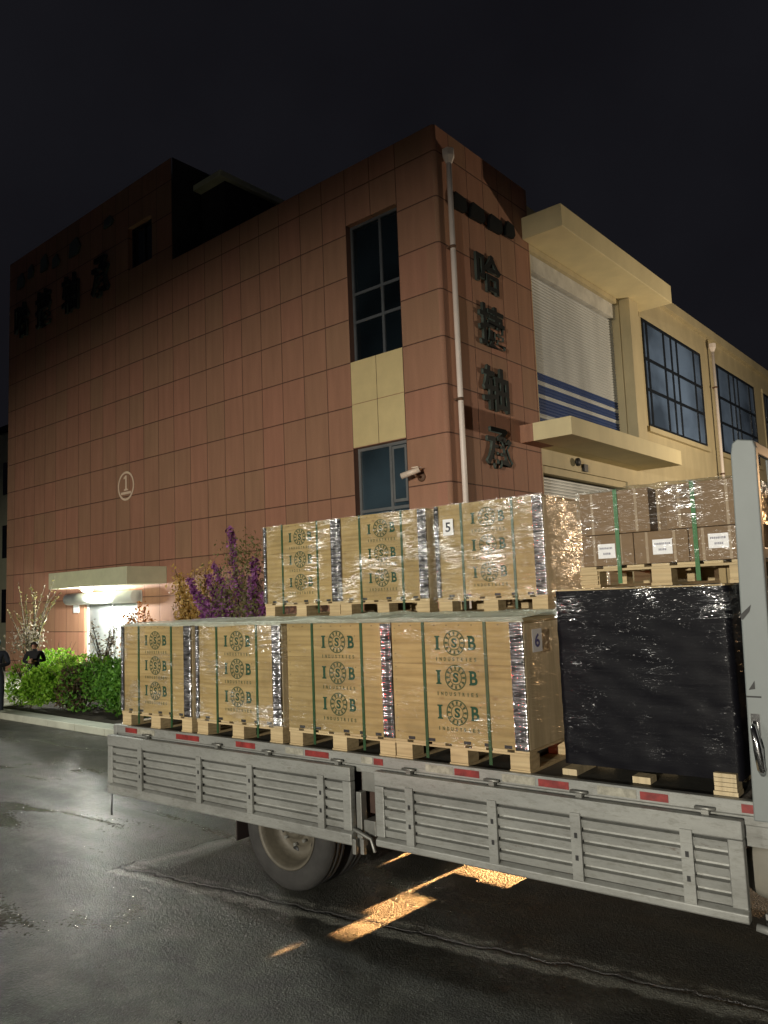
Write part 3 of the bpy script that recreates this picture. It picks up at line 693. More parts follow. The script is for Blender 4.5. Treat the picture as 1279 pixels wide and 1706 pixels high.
# ------------------------------------------------------------------ the truck
BY = 4.22                   # near edge of the load bed
FY = 6.62                   # far edge
truck = thing('cargo_truck', 'grey flatbed truck with hanging drop sides and red-white reflective tape', 'truck', (-3.7, 5.4, 0))
def tobj(name, bm, mats, parent=None, bevel=0):
    """mesh written in world coordinates, parented to the truck"""
    for v in bm.verts: v.co.x += 3.7; v.co.y -= 5.4
    return obj(name, bm, mats, parent or truck, bevel)
XR, XF = -6.42, -.88        # rear end, front end of bed (x)
bm = BMn(); bx(bm, XR, XF, BY + .05, FY - .05, 1.04, 1.098)
bed = tobj('bed_floor', bm, simple('dark_worn_bed_deck', (.045, .045, .038), .6, var=.5, scale=(2, 6, 2), bmp=.3), None)
bm = BMn()
for y0, y1 in ((BY, BY + .048), (FY - .048, FY)):
    bx(bm, XR, XF, y0, y1, 1.035, 1.108)
    bx(bm, XR, XF, y0 + .012, y1, .985, 1.032)
bx(bm, XR - .05, XR - .002, BY, FY, .97, 1.108)
tobj('bed_rail', bm, 'truck', bevel=.006)
# reflective tape: short red and whitish pieces
reds = [(-6.28, -6.10), (-5.55, -5.25) , (-4.80, -4.58), (-4.05, -3.82), (-3.41, -3.33), (-2.76, -2.58), (-2.18, -1.99), (-1.58, -1.43), (-1.07, -.90)]
for a, b_ in reds:
    bm = BMn(); bx(bm, a, b_, BY - .003, BY - .0005, 1.050, 1.092); tobj('red_tape', bm, 'tape_red')
for a, b_ in ((-6.10, -5.85), (-4.25, -4.07), (-3.52, -3.42), (-2.98, -2.77), (-2.42, -2.20), (-1.82, -1.60)):
    bm = BMn(); bx(bm, a, b_, BY - .003, BY - .0005, 1.050, 1.096); tobj('white_tape', bm, 'tape_white')
def dropside(x0, x1, posts, ends, y=4.205, flip=1, zb=.540):
    """hanging side board: outer frame, louvred sheet, uprights with slots"""
    yo = y - .055 * flip                # outer face
    def B(bm, a, b_, p, q, c, d): bx(bm, a, b_, min(y - p * flip, y - q * flip), max(y - p * flip, y - q * flip), c, d)
    bm = BMn()
    B(bm, x0, x1, .0, .055, .932, 1.025); 
    prof = [(y, zb), (y - .052 * flip, zb), (y - .058 * flip, zb + .01), (y - .058 * flip, .585), (y - .03 * flip, .602), (y, .602)]
    prism(bm, prof, 'x', x0, x1)
    B(bm, x0, x0 + .075, .0, .052, .604, .930); B(bm, x1 - .075, x1, .0, .052, .604, .930)
    fr = tobj('drop_side', bm, 'truck', bevel=.006)
    bm = BMn(); pts = []
    n_ = 5; z0, z1 = .604, .930; st = (z1 - z0) / n_
    for k in range(n_):
        z = z0 + k * st
        pts += [(y - .016 * flip, z), (y - .040 * flip, z + .007), (y - .046 * flip, z + st - .016), (y - .018 * flip, z + st - .010)]
    pts += [(y - .004 * flip, z1), (y - .004 * flip, z0)]
    prism(bm, pts, 'x', x0 + .076, x1 - .076)
    tobj('louvred_sheet', bm, 'truck').parent = fr
    for o in (fr.children): o.matrix_parent_inverse = Matrix.Identity(4)
    for px in posts:
        bm = BMn(); B(bm, px - .03, px + .03, .044, .064, .59, .95)
        for z in (.83, .71): B(bm, px - .009, px + .009, .0642, .0655, z - .014, z + .014)
        for f in list(bm.faces)[6:]: f.material_index = 1
        o = tobj('upright', bm, ['truck', 'black']); o.parent = fr
    return fr
f1 = dropside(-3.36, -1.06, [-3.07, -2.46, -1.93, -1.33], None)
f2 = dropside(-6.46, -3.57, [-5.96, -5.17, -4.57, -3.84], None, zb=.51)
f3 = dropside(-3.36, -1.06, [], None, 6.635, -1)
f4 = dropside(-6.46, -3.57, [], None, 6.635, -1)
f1['label'] = 'cleaner front drop side'; f2['label'] = 'dirtier rear drop side above the wheel'
# hinges / hooks between rail and boards
for hx in (-5.93, -5.0, -4.42, -3.72, -3.10, -2.48, -1.92, -1.24):
    bm = BMn(); bx(bm, hx - .018, hx + .018, BY - .034, BY - .0035, 1.0, 1.05); tube(bm, [(hx - .05, BY - .03, 1.054), (hx + .05, BY - .03, 1.054)], .009, 8)
    tobj('hinge', bm, 'hinge')
# bracket and latch in the gap between the boards
bm = BMn(); bx(bm, -3.54, -3.38, BY + .02, BY + .06, .86, 1.03); bx(bm, -3.555, -3.51, BY - .03, BY + .03, .5, .86); bx(bm, -3.50, -3.40, BY - .02, BY + .10, .58, .68); tube(bm, [(-3.56, 4.16, .62), (-3.40, 4.15, .58), (-3.37, 4.15, .50)], .014, 6)
bx(bm, -3.56, -3.53, 4.14, 4.17, .46, .56); bx(bm, -3.49, -3.46, 4.14, 4.17, .47, .57)
tobj('side_latch', bm, 'hinge', bevel=.004)
bm = BMn(); tube(bm, [(-6.40, 4.165, .54), (-6.41, 4.16, .36), (-6.39, 4.15, .33)], .008, 6); tobj('hanging_chain', bm, 'black')
# chassis
bm = BMn()
for y0 in (4.98, 5.78): bx(bm, -6.3, 1.0, y0, y0 + .08, .74, .96)
for x0 in (-6.2, -5.3, -4.9, -3.9, -3.3, -2.5, -1.7, -.9): bx(bm, x0, x0 + .08, BY + .08, FY - .08, .96, 1.035); bx(bm, x0, x0 + .06, 5.06, 5.78, .78, .92)
bx(bm, -3.6, -3.45, 4.9, 4.97, .45, .94)
bx(bm, -3.75, -3.2, 4.30, 4.34, .70, .97)
tube(bm, [(-4.38, 4.6, .45), (-4.38, 6.2, .45)], .09, 12); lathe(bm, [(.001, 5.2), (.2, 5.3), (.22, 5.42), (.2, 5.54), (.001, 5.64)], 16, 'y', (-4.38, 0, .45))
for y0 in (4.98, 5.80):
    pts = [(-4.38 + dx, y0 + .03, .62 + .10 * abs(dx) / .6) for dx in (-.62, -.3, 0, .3, .62)]; tube(bm, pts, .035, 6)
tobj('chassis', bm, 'chassis')
bm = BMn(); bx(bm, -3.18, -2.9, 6.10, 6.55, .27, .93); bx(bm, -2.91, -1.2, 6.10, 6.5, .20, .93); bx(bm, -3.40, -3.17, 6.50, 6.53, .255, .36); bx(bm, -3.94, -3.44, 6.46, 6.53, .18, .95)
bx(bm, -3.60, -3.34, 6.60, 6.64, .46, .575); bx(bm, -3.60, -3.34, 6.60, 6.64, .605, 1.03); bx(bm, -3.455, -3.40, 6.60, 6.64, .575, .605); bx(bm, -1.07, -.55, 6.60, 6.64, .46, 1.05)
tobj('patch_blocker', bm, 'chassis', bevel=.01)  # unseen blocks and bars added to cut the sodium light into patches
# far underside: unseen blocks added to keep most of the sodium light out
bm = BMn(); bx(bm, -6.35, -4.86, 6.3, 6.5, .12, .95); tobj('rear_blocker', bm, 'black', bevel=.01)
bm = BMn(); bx(bm, -1.28, .1, 6.1, 6.5, .14, .93); tobj('front_blocker', bm, 'black', bevel=.03)
# air tank behind the front board
bm = BMn(); lathe(bm, [(.001, .0), (.10, -.0), (.135, .02), (.14, .06), (.14, .5), (.001, .52)], 28, 'y', (-1.02, 4.42, .71)); bx(bm, -.92, -.60, 4.40, 4.9, .52, .95)
tobj('air_tank', bm, simple('dusty_grey_tank', (.20, .19, .155), .6, var=.2))
bm = BMn(); bx(bm, -1.10, -.62, 4.26, 4.30, .88, 1.03); tobj('side_panel', bm, 'truck')
bm = BMn(); bx(bm, -1.02, -.9, 4.30, 4.5, .50, .55); tube(bm, [(-1.04, 4.2, .52), (-.90, 4.2, .50)], .02, 8)
tobj('tank_bracket', bm, 'truck')
# mud flap
bm = BMn(); bx(bm, -4.98, -4.965, 4.36, 4.86, .27, .95); tobj('mud_flap', bm, 'rubber_flap')
# wheels
def wheel(x, y, parent_side):
    wh = bpy.data.objects.new('wheel', None); col.objects.link(wh); wh.parent = truck; wh.location = (x + 3.7, y - 5.4, .455)
    sgn = 1 if parent_side == 'near' else -1
    bm = BMn(); w2 = .22
    prof = [(.285, .02), (.31, .004), (.38, -.004), (.425, .012), (.448, .04), (.455, .06), (.455, .075), (.443, .078), (.443, .088), (.455, .091), (.455, .13), (.443, .133), (.443, .143), (.455, .146), (.455, .17), (.445, .19), (.38, .222), (.29, .205)]
    lathe(bm, [(r, o * sgn) for r, o in prof], 64, 'y')
    obj('tyre', bm, 'rubber', wh)
    bm = BMn()
    prof = [(.292, .018), (.300, .006), (.292, .000), (.275, .012), (.262, .045), (.250, .10), (.235, .15), (.170, .165), (.155, .14), (.120, .125), (.095, .125), (.090, .085), (.060, .075), (.001, .075)]
    lathe(bm, [(r, o * sgn) for r, o in prof], 48, 'y')
    rim = obj('rim', bm, 'rim', wh)
    bm = BMn(); tube(bm, [(.0, .075 * sgn, 0), (0, .055 * sgn, 0)], .04, 12); obj('hub_cap', bm, 'hinge', rim)
    for k in range(8):
        bm = BMn(); a = 2 * PI * k / 8; tube(bm, [(.135 * math.cos(a), .138 * sgn, .135 * math.sin(a)), (.135 * math.cos(a), .095 * sgn, .135 * math.sin(a))], .013, 6)
        obj('wheel_nut', bm, 'hinge', rim)
    for k in range(6):
        bm = BMn(); a = 2 * PI * k / 6 + .3; c_ = (.205 * math.cos(a), .161 * sgn, .205 * math.sin(a))
        lathe(bm, [(.001, -.004 * sgn), (.032, -.004 * sgn), (.032, .001)], 12, 'y', c_)
        obj('hand_hole', bm, 'black', rim)
    return wh
wheel(-4.38, 4.32, 'near'); wheel(-4.38, 4.58, 'near'); wheel(-4.38, 6.50, 'far'); wheel(-4.38, 6.24, 'far')
wheel(.35, 4.34, 'near'); wheel(.35, 6.50, 'far')
# front bulkhead: post, top rail, mesh uprights
bm = BMn()
def post(y0, y1):
    # main hollow section slightly leaning, with rounded outer corner at the top
    pts = [(-1.015, 1.02), (-.885, 1.02), (-.855, 2.86), (-.865, 2.90), (-.94, 2.915), (-.965, 2.895), (-.975, 2.84)]
    prism(bm, pts, 'y', y0, y1)
post(4.205, 4.26); post(6.58, 6.635)
bx(bm, -.885, -.865, 4.262, 6.578, 2.84, 2.905)
bx(bm, -.885, -.865, 4.262, 6.578, 1.11, 1.80)
bx(bm, -.885, -.868, 4.262, 6.578, 2.30, 2.36)
for k in range(1, 8): bx(bm, -.883, -.870, 4.262 + k * .29, 4.28 + k * .29, 1.80, 2.84)
tobj('bulkhead', bm, simple('blue_grey_bulkhead_paint', (.185, .205, .20), .45, metal=.1, var=.10, scale=(2, 2, 1.2)), bevel=.012)
bm = BMn(); tube(bm, [(-.965, 4.19, 1.50), (-.965, 4.165, 1.47), (-.955, 4.16, 1.38), (-.95, 4.165, 1.28), (-.95, 4.19, 1.25)], [.012, .02, .024, .02, .012], 8); bx(bm, -.985, -.945, 4.196, 4.204, 1.42, 1.54)
tobj('handle', bm, 'ladder_glint')
bm = BMn(); prism(bm, [(-1.0, 2.02), (-.94, 2.075), (-.95, 2.04), (-.985, 2.0)], 'y', 4.201, 4.2045); tobj('scuff_mark', bm, 'black')
bm = BMn(); bx(bm, -1.0, -.93, 4.201, 4.2045, 1.618, 1.626); tobj('scuff_mark', bm, 'black')
bm = BMn(); prism(bm, [(-.985, 1.655), (-.955, 1.70), (-.955, 1.66)], 'y', 4.201, 4.2045)
tobj('scuff_mark', bm, 'black')
# cab
bm = BMn(); prism(bm, [(-.62, .6), (1.15, .6), (1.18, 1.3), (1.0, 2.35), (.8, 2.5), (-.62, 2.5)], 'y', 4.3, 6.5)
cab = tobj('cab', bm, simple('pale_cab_paint', (.45, .47, .48), .35, var=.05), bevel=.04)
bm = BMn(); prism(bm, [(-.1, 1.55), (.98, 1.55), (.88, 2.2), (-.1, 2.2)], 'y', 4.292, 4.298); tobj('cab_window', bm, 'glass_dark').parent = cab
bm = BMn(); bx(bm, 1.16, 1.24, 4.35, 6.45, .45, .75); tobj('bumper', bm, 'black').parent = cab

# ------------------------------------------------------------------ crates
def logo_mesh():
    """I (S) B with a ticked ring and the word INDUSTRIES below, in the x-z plane facing -y"""
    bm = BMn()
    def poly(pts, dx=0, dz=0, mi=0):
        f = bm.faces.new([bm.verts.new((p[0] + dx, 0, p[1] + dz)) for p in pts]); f.material_index = mi
    # slab-serif I
    a = [(-.020, .045), (-.020, .037), (-.011, .034), (-.011, -.034), (-.020, -.037), (-.020, -.045), (.020, -.045), (.020, -.037), (.011, -.034), (.011, .034), (.020, .037), (.020, .045)]
    poly(a, -.130)
    # ring, ring, ticks
    def ring(r0, r1, k=36, mi=1):
        for i in range(k):
            t0, t1 = 2 * PI * i / k, 2 * PI * (i + 1) / k
            poly([(r0 * math.cos(t0), r0 * math.sin(t0)), (r1 * math.cos(t0), r1 * math.sin(t0)), (r1 * math.cos(t1), r1 * math.sin(t1)), (r0 * math.cos(t1), r0 * math.sin(t1))], mi=mi)
    ring(.0735, .081); ring(.042, .047, mi=1)
    for k in range(12):
        t0 = 2 * PI * k / 12
        c_, s_ = math.cos(t0), math.sin(t0)
        def rt(r, o): return (r * c_ - o * s_, r * s_ + o * c_)
        poly([rt(.049, -.0045), rt(.071, -.0085), rt(.071, .0085), rt(.049, .0045)], mi=1)
    # B and S and the word, from outlines
    for body, w_, h_, dx, dz, off, mi in (('B', .056, .090, .134, 0, .03, 0), ('S', .040, .062, 0, 0, .03, 0)):
        me = text_mesh(body, 1.0, 0, off); fit_mesh(me, w_, h_)
        base = [bm.verts.new((v.co.x + dx, 0, v.co.y + dz)) for v in me.vertices]
        for p in me.polygons:
            try: f = bm.faces.new([base[i] for i in p.vertices]); f.material_index = mi
            except ValueError: pass
        bpy.data.meshes.remove(me)
    # serif feet of B and S
    poly([(-.007, .045), (-.007, .036), (.006, .036), (.006, .045)], .107); poly([(-.007, -.036), (-.007, -.045), (.006, -.045), (.006, -.036)], .107)
    poly([(-.004, .008), (.004, .012), (.004, .026), (-.0005, .026)], .0165, .0); poly([(-.004, -.026), (.0005, -.026), (.004, -.008), (-.004, -.012)], -.0165)
    word = 'INDUSTRIES'
    for i, ch_ in enumerate(word):
        me = text_mesh(ch_, 1.0, 0, .02); fit_mesh(me, .006 if ch_ == 'I' else .0165, .024)
        base = [bm.verts.new((v.co.x - .140 + .311 * i / 9 * .94, 0, v.co.y - .104)) for v in me.vertices]
        for p in me.polygons:
            try: f = bm.faces.new([base[j] for j in p.vertices]); f.material_index = 1
            except ValueError: pass
        bpy.data.meshes.remove(me)
    # registered dot
    poly([(.168, .040), (.174, .040), (.174, .046), (.168, .046)], mi=1)
    me = bpy.data.meshes.new('logo'); bm.normal_update()
    for f in bm.faces:
        if f.normal.y > 0: f.normal_flip()
    bm.to_mesh(me); bm.free(); me.materials.append(M['logo']); me.materials.append(M['logo_grey'])
    return me
LOGO = logo_mesh()

def pallet_bm(wd, dp, z0=0.0, h=.132, blk=.13):
    """block pallet; near face at y=0, x centred"""
    bm = BMn(); hw = wd / 2
    for cxx in (-hw + blk / 2 + .005, 0, hw - blk / 2 - .005):
        for yy in (0.005, dp / 2 - blk / 2, dp - blk - .005):
            bx(bm, cxx - blk / 2, cxx + blk / 2, yy, yy + blk, z0 + .018, z0 + h - .030)
        bx(bm, cxx - blk / 2 - .004, cxx + blk / 2 + .004, 0.0, dp, z0, z0 + .017)
    for yy in (0.0, dp / 2 - .06, dp - .10): bx(bm, -hw, hw, yy, yy + .10, z0 + h - .029, z0 + h - .016)
    k = 7
    for i in range(k):
        x0 = -hw + i * (wd - .10) / (k - 1); bx(bm, x0, x0 + .10, 0.002, dp - .002, z0 + h - .015, z0 + h)
    return bm
def shell(wd, dp, z0, z1, off, seed, amp=.006, nx=34, nz=26, top=True, cover=None):
    """a wrinkled film shell round a box; near face at y=0, x centred"""
    bm = BMn(); hw = wd / 2 + off; y0, y1 = -off, dp + off
    per = []
    ny = 14
    for i in range(nx): per.append((-hw + 2 * hw * i / nx, y0, 0, -1))
    for i in range(ny): per.append((hw, y0 + (y1 - y0) * i / ny, 1, 0))
    for i in range(nx): per.append((hw - 2 * hw * i / nx, y1, 0, 1))
    for i in range(ny): per.append((-hw, y1 - (y1 - y0) * i / ny, -1, 0))
    rows = []
    for k in range(nz + 1):
        z = z0 + (z1 - z0) * k / nz; row = []
        for (x, y, ax, ay) in per:
            q = noise.noise(Vector((x * 3 + seed, y * 3, z * 16 + x * 4))) + .6 * noise.noise(Vector((x * 11 + seed, y * 11 + 5, z * 13)))
            a = max(0.0, .7 + q) * amp
            row.append(bm.verts.new((x + ax * a, y + ay * a, z)))
        rows.append(row)
    m_ = len(per)
    for k in range(nz):
        for i in range(m_):
            f = bm.faces.new((rows[k][i], rows[k][(i + 1) % m_], rows[k + 1][(i + 1) % m_], rows[k + 1][i])); f.smooth = True
    return bm
CW, CD, CH_ = 1.0, 1.17, .77
def make_crate(wrapmat, seed, logo_text=True):
    t = thing('plywood_crate', 'x', 'crate')
    obj('pallet', pallet_bm(CW, CD), 'pine', t)
    z0 = .133
    bm = BMn()
    bx(bm, -CW / 2 + .004, CW / 2 - .004, .0, .014, z0, z0 + CH_)
    bx(bm, -CW / 2 + .004, CW / 2 - .004, CD - .014, CD, z0, z0 + CH_)
    bx(bm, -CW / 2 + .004, CW / 2 - .004, .016, CD - .016, z0 + CH_ - .014, z0 + CH_)
    for x in (-.36, -.20, .07, .22, .36): bx(bm, x - .026, x + .026, -.0012, -.0002, z0 + .004, z0 + .024, 1)   # notches at the foot
    for k in range(9):
        for xx in (-.47, .47): bx(bm, xx - .004, xx + .004, -.0015, -.0002, z0 + .05 + k * .085, z0 + .054 + k * .085, 1)
    for k in range(10):
        xx = -.43 + k * .095; bx(bm, xx - .006, xx + .006, -.0015, -.0002, z0 + CH_ - .022, z0 + CH_ - .018, 1)
    obj('box', bm, ['ply', 'black'], t)
    bm = BMn()
    for sx in (-1, 1):
        a, b_ = sorted((sx * (CW / 2 - .002), sx * (CW / 2 - .018)))
        bx(bm, a, b_, .016, CD - .016, z0, z0 + CH_ - .016)
    obj('end_panel', bm, 'pine_side', t, bevel=.002)
    for sx in (-.235, .235):
        bm = BMn()
        bx(bm, sx - .011, sx + .011, -.006, -.0015, .03, z0 + CH_ + .002); bx(bm, sx - .011, sx + .011, -.006, CD + .006, z0 + CH_ + .0025, z0 + CH_ + .0045)
        bx(bm, sx - .011, sx + .011, CD + .0015, CD + .006, .03, z0 + CH_ + .002)
        obj('strap', bm, 'strap', t)
    for lz in (.77, .55, .33):
        o = bpy.data.objects.new('logo', LOGO); col.objects.link(o); o.parent = t; o.location = (.005, -.0022, lz)
    # bunched film down the front corners
    for sx, wdt in ((1, .085), (-1, .045)):
        bm = BMn(); x1 = sx * CW / 2; x0 = x1 - sx * wdt; rows = []
        for k in range(60):
            z = z0 + .0 + (CH_ - .005) * k / 59; row = []
            for i in range(7):
                u = i / 6; b_ = .010 + .008 * math.sin(u * PI * 2.9 + 1) + .004 * noise.noise(Vector((u * 4 + seed, z * 60, sx)))
                row.append(bm.verts.new((x0 + (x1 - x0) * u, -.006 - max(.001, b_ * .45), z)))
            rows.append(row)
        for k in range(59):
            for i in range(6):
                f = bm.faces.new((rows[k][i], rows[k][i + 1], rows[k + 1][i + 1], rows[k + 1][i])); f.smooth = True
        if wrapmat != 'wrap_light' or sx == 1: obj('film_edge', bm, 'guard', t, recalc=False)
        else: bm.free()
    obj('stretch_film', shell(CW, CD, z0 - .01, z0 + CH_ + .004, .012, seed), wrapmat, t)
    return t
proto = {'heavy': make_crate('wrap', 1.3), 'light': make_crate('wrap_light', 4.7)}
used = set()
def place(kind, cx_, y, z, label, rz=0, group='strapped plywood crates stacked on the truck'):
    t = proto[kind] if kind not in used else copy_tree(proto[kind]); used.add(kind)
    t.location = (cx_, y, z); t.rotation_euler = (0, 0, rz); t['label'] = label; t['group'] = group; t['category'] = 'crate'
    return t
Z0 = 1.10
front = [
    ('heavy', -5.885, 'film-wrapped plywood crate at the rear end of the bottom row, above the bushes side'),
    ('heavy', -4.815, 'film-wrapped plywood crate second from the rear of the bottom row'),
    ('light', -3.745, 'bare-fronted plywood crate in the bottom row between two others, no number label'),
    ('light', -2.745, 'plywood crate with number 6 label beside the black wrapped load')]
cr = [place(k, x, 4.255, Z0, l, rz) for (k, x, l), rz in zip(front, (0, .006, -.004, .0))]
for i, x in enumerate((-5.885, -4.815, -3.745, -2.745)):
    c = place('light', x, 5.46, Z0, 'bottom-row plywood crate hidden on the far side, under the upper crates', 0, 'far-side bottom crates')
zz = Z0 + .133 + .77 + .012
u = [place('heavy', -5.25, 5.47, zz, 'upper plywood crate nearest the purple blossoms', -.004),
     place('heavy', -4.235, 5.45, zz, 'upper plywood crate between the other two upper crates', .004),
     place('heavy', -3.14, 5.44, zz, 'upper plywood crate with number 5 label', 0)]
u3 = u[2]
def paper(parent, digit, cx_, cz, w_, h_, inkm, face='y', off=-.02):
    bm = BMn()
    if face == 'y': bx(bm, cx_ - w_ / 2, cx_ + w_ / 2, off - .001, off, cz - h_ / 2, cz + h_ / 2)
    else: bx(bm, off, off + .001, cx_ - w_ / 2, cx_ + w_ / 2, cz - h_ / 2, cz + h_ / 2)
    p = obj('number_label', bm, 'paper', parent)
    me = text_mesh(digit, 1.0, 0, .02); fit_mesh(me, w_ * .5, h_ * .6)
    for v in me.vertices:
        if face == 'y': v.co = (v.co.x + cx_, off - .002, v.co.y + cz)
        else: v.co = (off + .002, v.co.x + cx_, v.co.y + cz)
    me.materials.clear(); me.materials.append(M[inkm]); o = bpy.data.objects.new('numeral', me); col.objects.link(o); o.parent = p
    me.flip_normals() if face == 'y' and False else None
paper(u3, '5', -.355, .715, .10, .135, 'ink')
paper(cr[3], '6', .14, .78, .13, .14, 'ink_blue', 'x', CW / 2 + .022)

# film sheets lying over the bottom row
def sheet(name, x0, x1, y0, y1, z, label, seed, droop=.05, amp=.012, mat='sheet', drop_y=True):
    bm = BMn(); nx, ny = 90, 16; rows = []
    for j in range(ny + 1):
        row = []
        for i in range(nx + 1):
            x = x0 + (x1 - x0) * i / nx; v = j / ny; y = y0 + (y1 - y0) * v
            q = noise.noise(Vector((x * 2.2 + seed, y * 5, 0))) + .5 * noise.noise(Vector((x * 9, y * 9, seed)))
            zz_ = z + max(0, .35 + q) * amp
            if j == 0 and drop_y: y = y0 + .02; zz_ = z - droop * (.35 + .65 * abs(noise.noise(Vector((x * 1.5, seed, 2)))))
            if j == 1 and drop_y: y = y0 + .002 * math.sin(x * 7); zz_ = z + .004
            row.append(bm.verts.new((x, y, zz_)))
        rows.append(row)
    for j in range(ny):
        for i in range(nx):
            f = bm.faces.new((rows[j][i], rows[j][i + 1], rows[j + 1][i + 1], rows[j + 1][i])); f.smooth = True
    return tag(obj(name, bm, mat), label, 'plastic sheet')
sheet('plastic_sheet', -6.40, -4.28, 4.212, 5.42, 2.016, 'pale clear sheeting over the two rear bottom-row crates', 3)
sheet('plastic_sheet', -4.30, -2.22, 4.208, 5.46, 2.022, 'crumpled pale sheeting over the bottom-row crates with bare fronts', 9, .045, .03)

# ------------------------------------------------------------------ black wrapped load
bl = thing('black_wrapped_load', 'tall pallet load wrapped in black film beside the bulkhead', 'pallet load', (-1.565, 4.33, 1.10))
BWd, BD = .955, 1.10
bm = pallet_bm(BWd - .1, BD - .40, 0, .12, .10)
for v in bm.verts: v.co.y += .32
obj('pallet', bm, 'pine', bl)
bm = BMn()
for k in range(4): bx(bm, .355, .465, -.045, .06, .028 + k * .0225, .048 + k * .0225)
bx(bm, .35, .47, -.05, .06, .004, .026); obj('timber_block', bm, 'pine_side', bl)
bm = BMn(); bx(bm, -.10, .0, .02, .12, .0, .035); obj('timber_block', bm, 'pine_side', bl)
bm = BMn(); bx(bm, -.52, -.43, .02, .30, .0, .035); obj('timber_block', bm, 'pine_side', bl)
obj('black_film', shell(BWd, BD, .075, 1.075, .004, 8.8, .007, 40, 40), 'black_wrap', bl)
bm = BMn(); bx(bm, -BWd / 2, BWd / 2, 0, BD, 1.07, 1.082); obj('top_board', bm, 'pine', bl)
obj('clear_film', shell(BWd, BD, .90, 1.085, .014, 2.2, .008), wrap_mat('glinting_clear_film', .7, .01, haze=.02, rough=.18, bstr=.6), bl)
obj('clear_film', shell(BWd, BD, .14, .90, .013, 5.2, .006), wrap_mat('sparse_clear_film', .035, .001, haze=.0, rough=.18, bstr=.5), bl)

# ------------------------------------------------------------------ carton load on top
cl = thing('carton_load', 'pallet of brown cartons in clear film on top of the black load', 'pallet load', (-1.45, 4.44, 2.186))
bm = pallet_bm(.96, 1.0, 0, .125, .11)
for k in range(3): bx(bm, -.48, -.37, -.012, .12, .02 + k * .028, .043 + k * .028)
obj('pallet', bm, 'pine', cl)
zc = .126
def carton(x0, x1, z0, z1, label=None, y0=.0, dp=.32):
    bm = BMn(); bx(bm, x0 + .002, x1 - .002, y0, y0 + dp, z0 + .001, z1 - .001); o = obj('carton', bm, 'carton', cl, bevel=.004)
    bm = BMn(); m_ = (x0 + x1) / 2
    bx(bm, x0 + .07, x0 + .085, y0 - .0012, y0 - .0002, z0 + .004, z1 - .004); bx(bm, x1 - .085, x1 - .07, y0 - .0012, y0 - .0002, z0 + .004, z1 - .004)
    obj('tape', bm, 'carton_tape', o)
    if label is not None:
        a, b_, c_, d_ = label
        bm = BMn(); bx(bm, a, b_, y0 - .0032, y0 - .0022, c_, d_)
        p = obj('shipping_label', bm, 'paper', o)
        bm = BMn()
        for q, (l0, l1) in enumerate(((.1, .85), (.3, .7))):
            zc_ = d_ - (d_ - c_) * (.30 + .38 * q)
            xx = a + (b_ - a) * l0
            while xx < a + (b_ - a) * l1:
                wd_ = random.uniform(.004, .010); bx(bm, xx, xx + wd_, y0 - .0042, y0 - .0034, zc_ - .006, zc_ + .006); xx += wd_ + .003
        obj('print', bm, 'ink_grey', p)
    return o
xs = [-.46, -.145, .165, .46]
carton(xs[0], xs[1], zc, zc + .185, (-.36, -.255, zc + .045, zc + .13))
carton(xs[1], xs[2], zc, zc + .185, (-.035, .075, zc + .05, zc + .135))
carton(xs[2], xs[3], zc, zc + .185, (.27, .375, zc + .065, zc + .145))
carton(xs[0], -.04, zc + .186, zc + .44); carton(.05, xs[3], zc + .186, zc + .44)
carton(-.04, .05, zc + .186, zc + .44, None, .12)
for yy in (.325, .65):
    carton(xs[0], 0, zc, zc + .44, None, yy); carton(0, xs[3], zc, zc + .44, None, yy)
for sx in (-.235, .205):
    bm = BMn(); bx(bm, sx - .012, sx + .012, -.008, -.005, .02, zc + .444); bx(bm, sx - .012, sx + .012, -.008, .985, zc + .445, zc + .447); obj('strap', bm, 'strap_bright', cl)
obj('stretch_film', shell(.92, .975, zc + .20, zc + .452, .012, 3.1, .010), 'wrap_heavy', cl)
obj('stretch_film', shell(.92, .975, zc - .01, zc + .20, .010, 6.1, .004), 'wrap_light', cl)
bm = shell(.90, .95, zc + .453, zc + .462, .01, 1, .01, top=True)
me_rows = 20
bm2 = BMn(); rows = []
for j in range(21):
    row = []
    for i in range(31):
        x = -.475 + .95 * i / 30; y = -.02 + 1.0 * j / 20
        row.append(bm2.verts.new((x, y, zc + .450 + max(0, .4 + noise.noise(Vector((x * 7, y * 7, 3.3)))) * .022)))
    rows.append(row)
for j in range(20):
    for i in range(30):
        f = bm2.faces.new((rows[j][i], rows[j][i + 1], rows[j + 1][i + 1], rows[j + 1][i])); f.smooth = True
bm.free(); obj('top_sheet', bm2, 'sheet', cl)
# heavy film on the end of the upper number-5 crate
obj('stretch_film', shell(CW, CD, .10, .91, .02, 7.7, .018), wrap_mat('crossed_stretch_film', .30, .01, rough=.2, bstr=.4, haze=.04), u3)
bm = BMn()
rows = []
for j in range(41):
    row = []
    for i in range(25):
        y = .0 + 1.17 * i / 24; z = .10 + .80 * j / 40
        row.append(bm.verts.new((CW / 2 + .035 + .03 * math.sin(i / 24 * PI) * (.6 + .5 * noise.noise(Vector((y * 3, z * 25, 1)))), y, z)))
    rows.append(row)
for j in range(40):
    for i in range(24):
        f = bm.faces.new((rows[j][i], rows[j][i + 1], rows[j + 1][i + 1], rows[j + 1][i])); f.smooth = True
obj('stretch_film', bm, wrap_mat('taut_stretch_film', .35, .003, rough=.24, bstr=.4, haze=.0), u3, recalc=False)

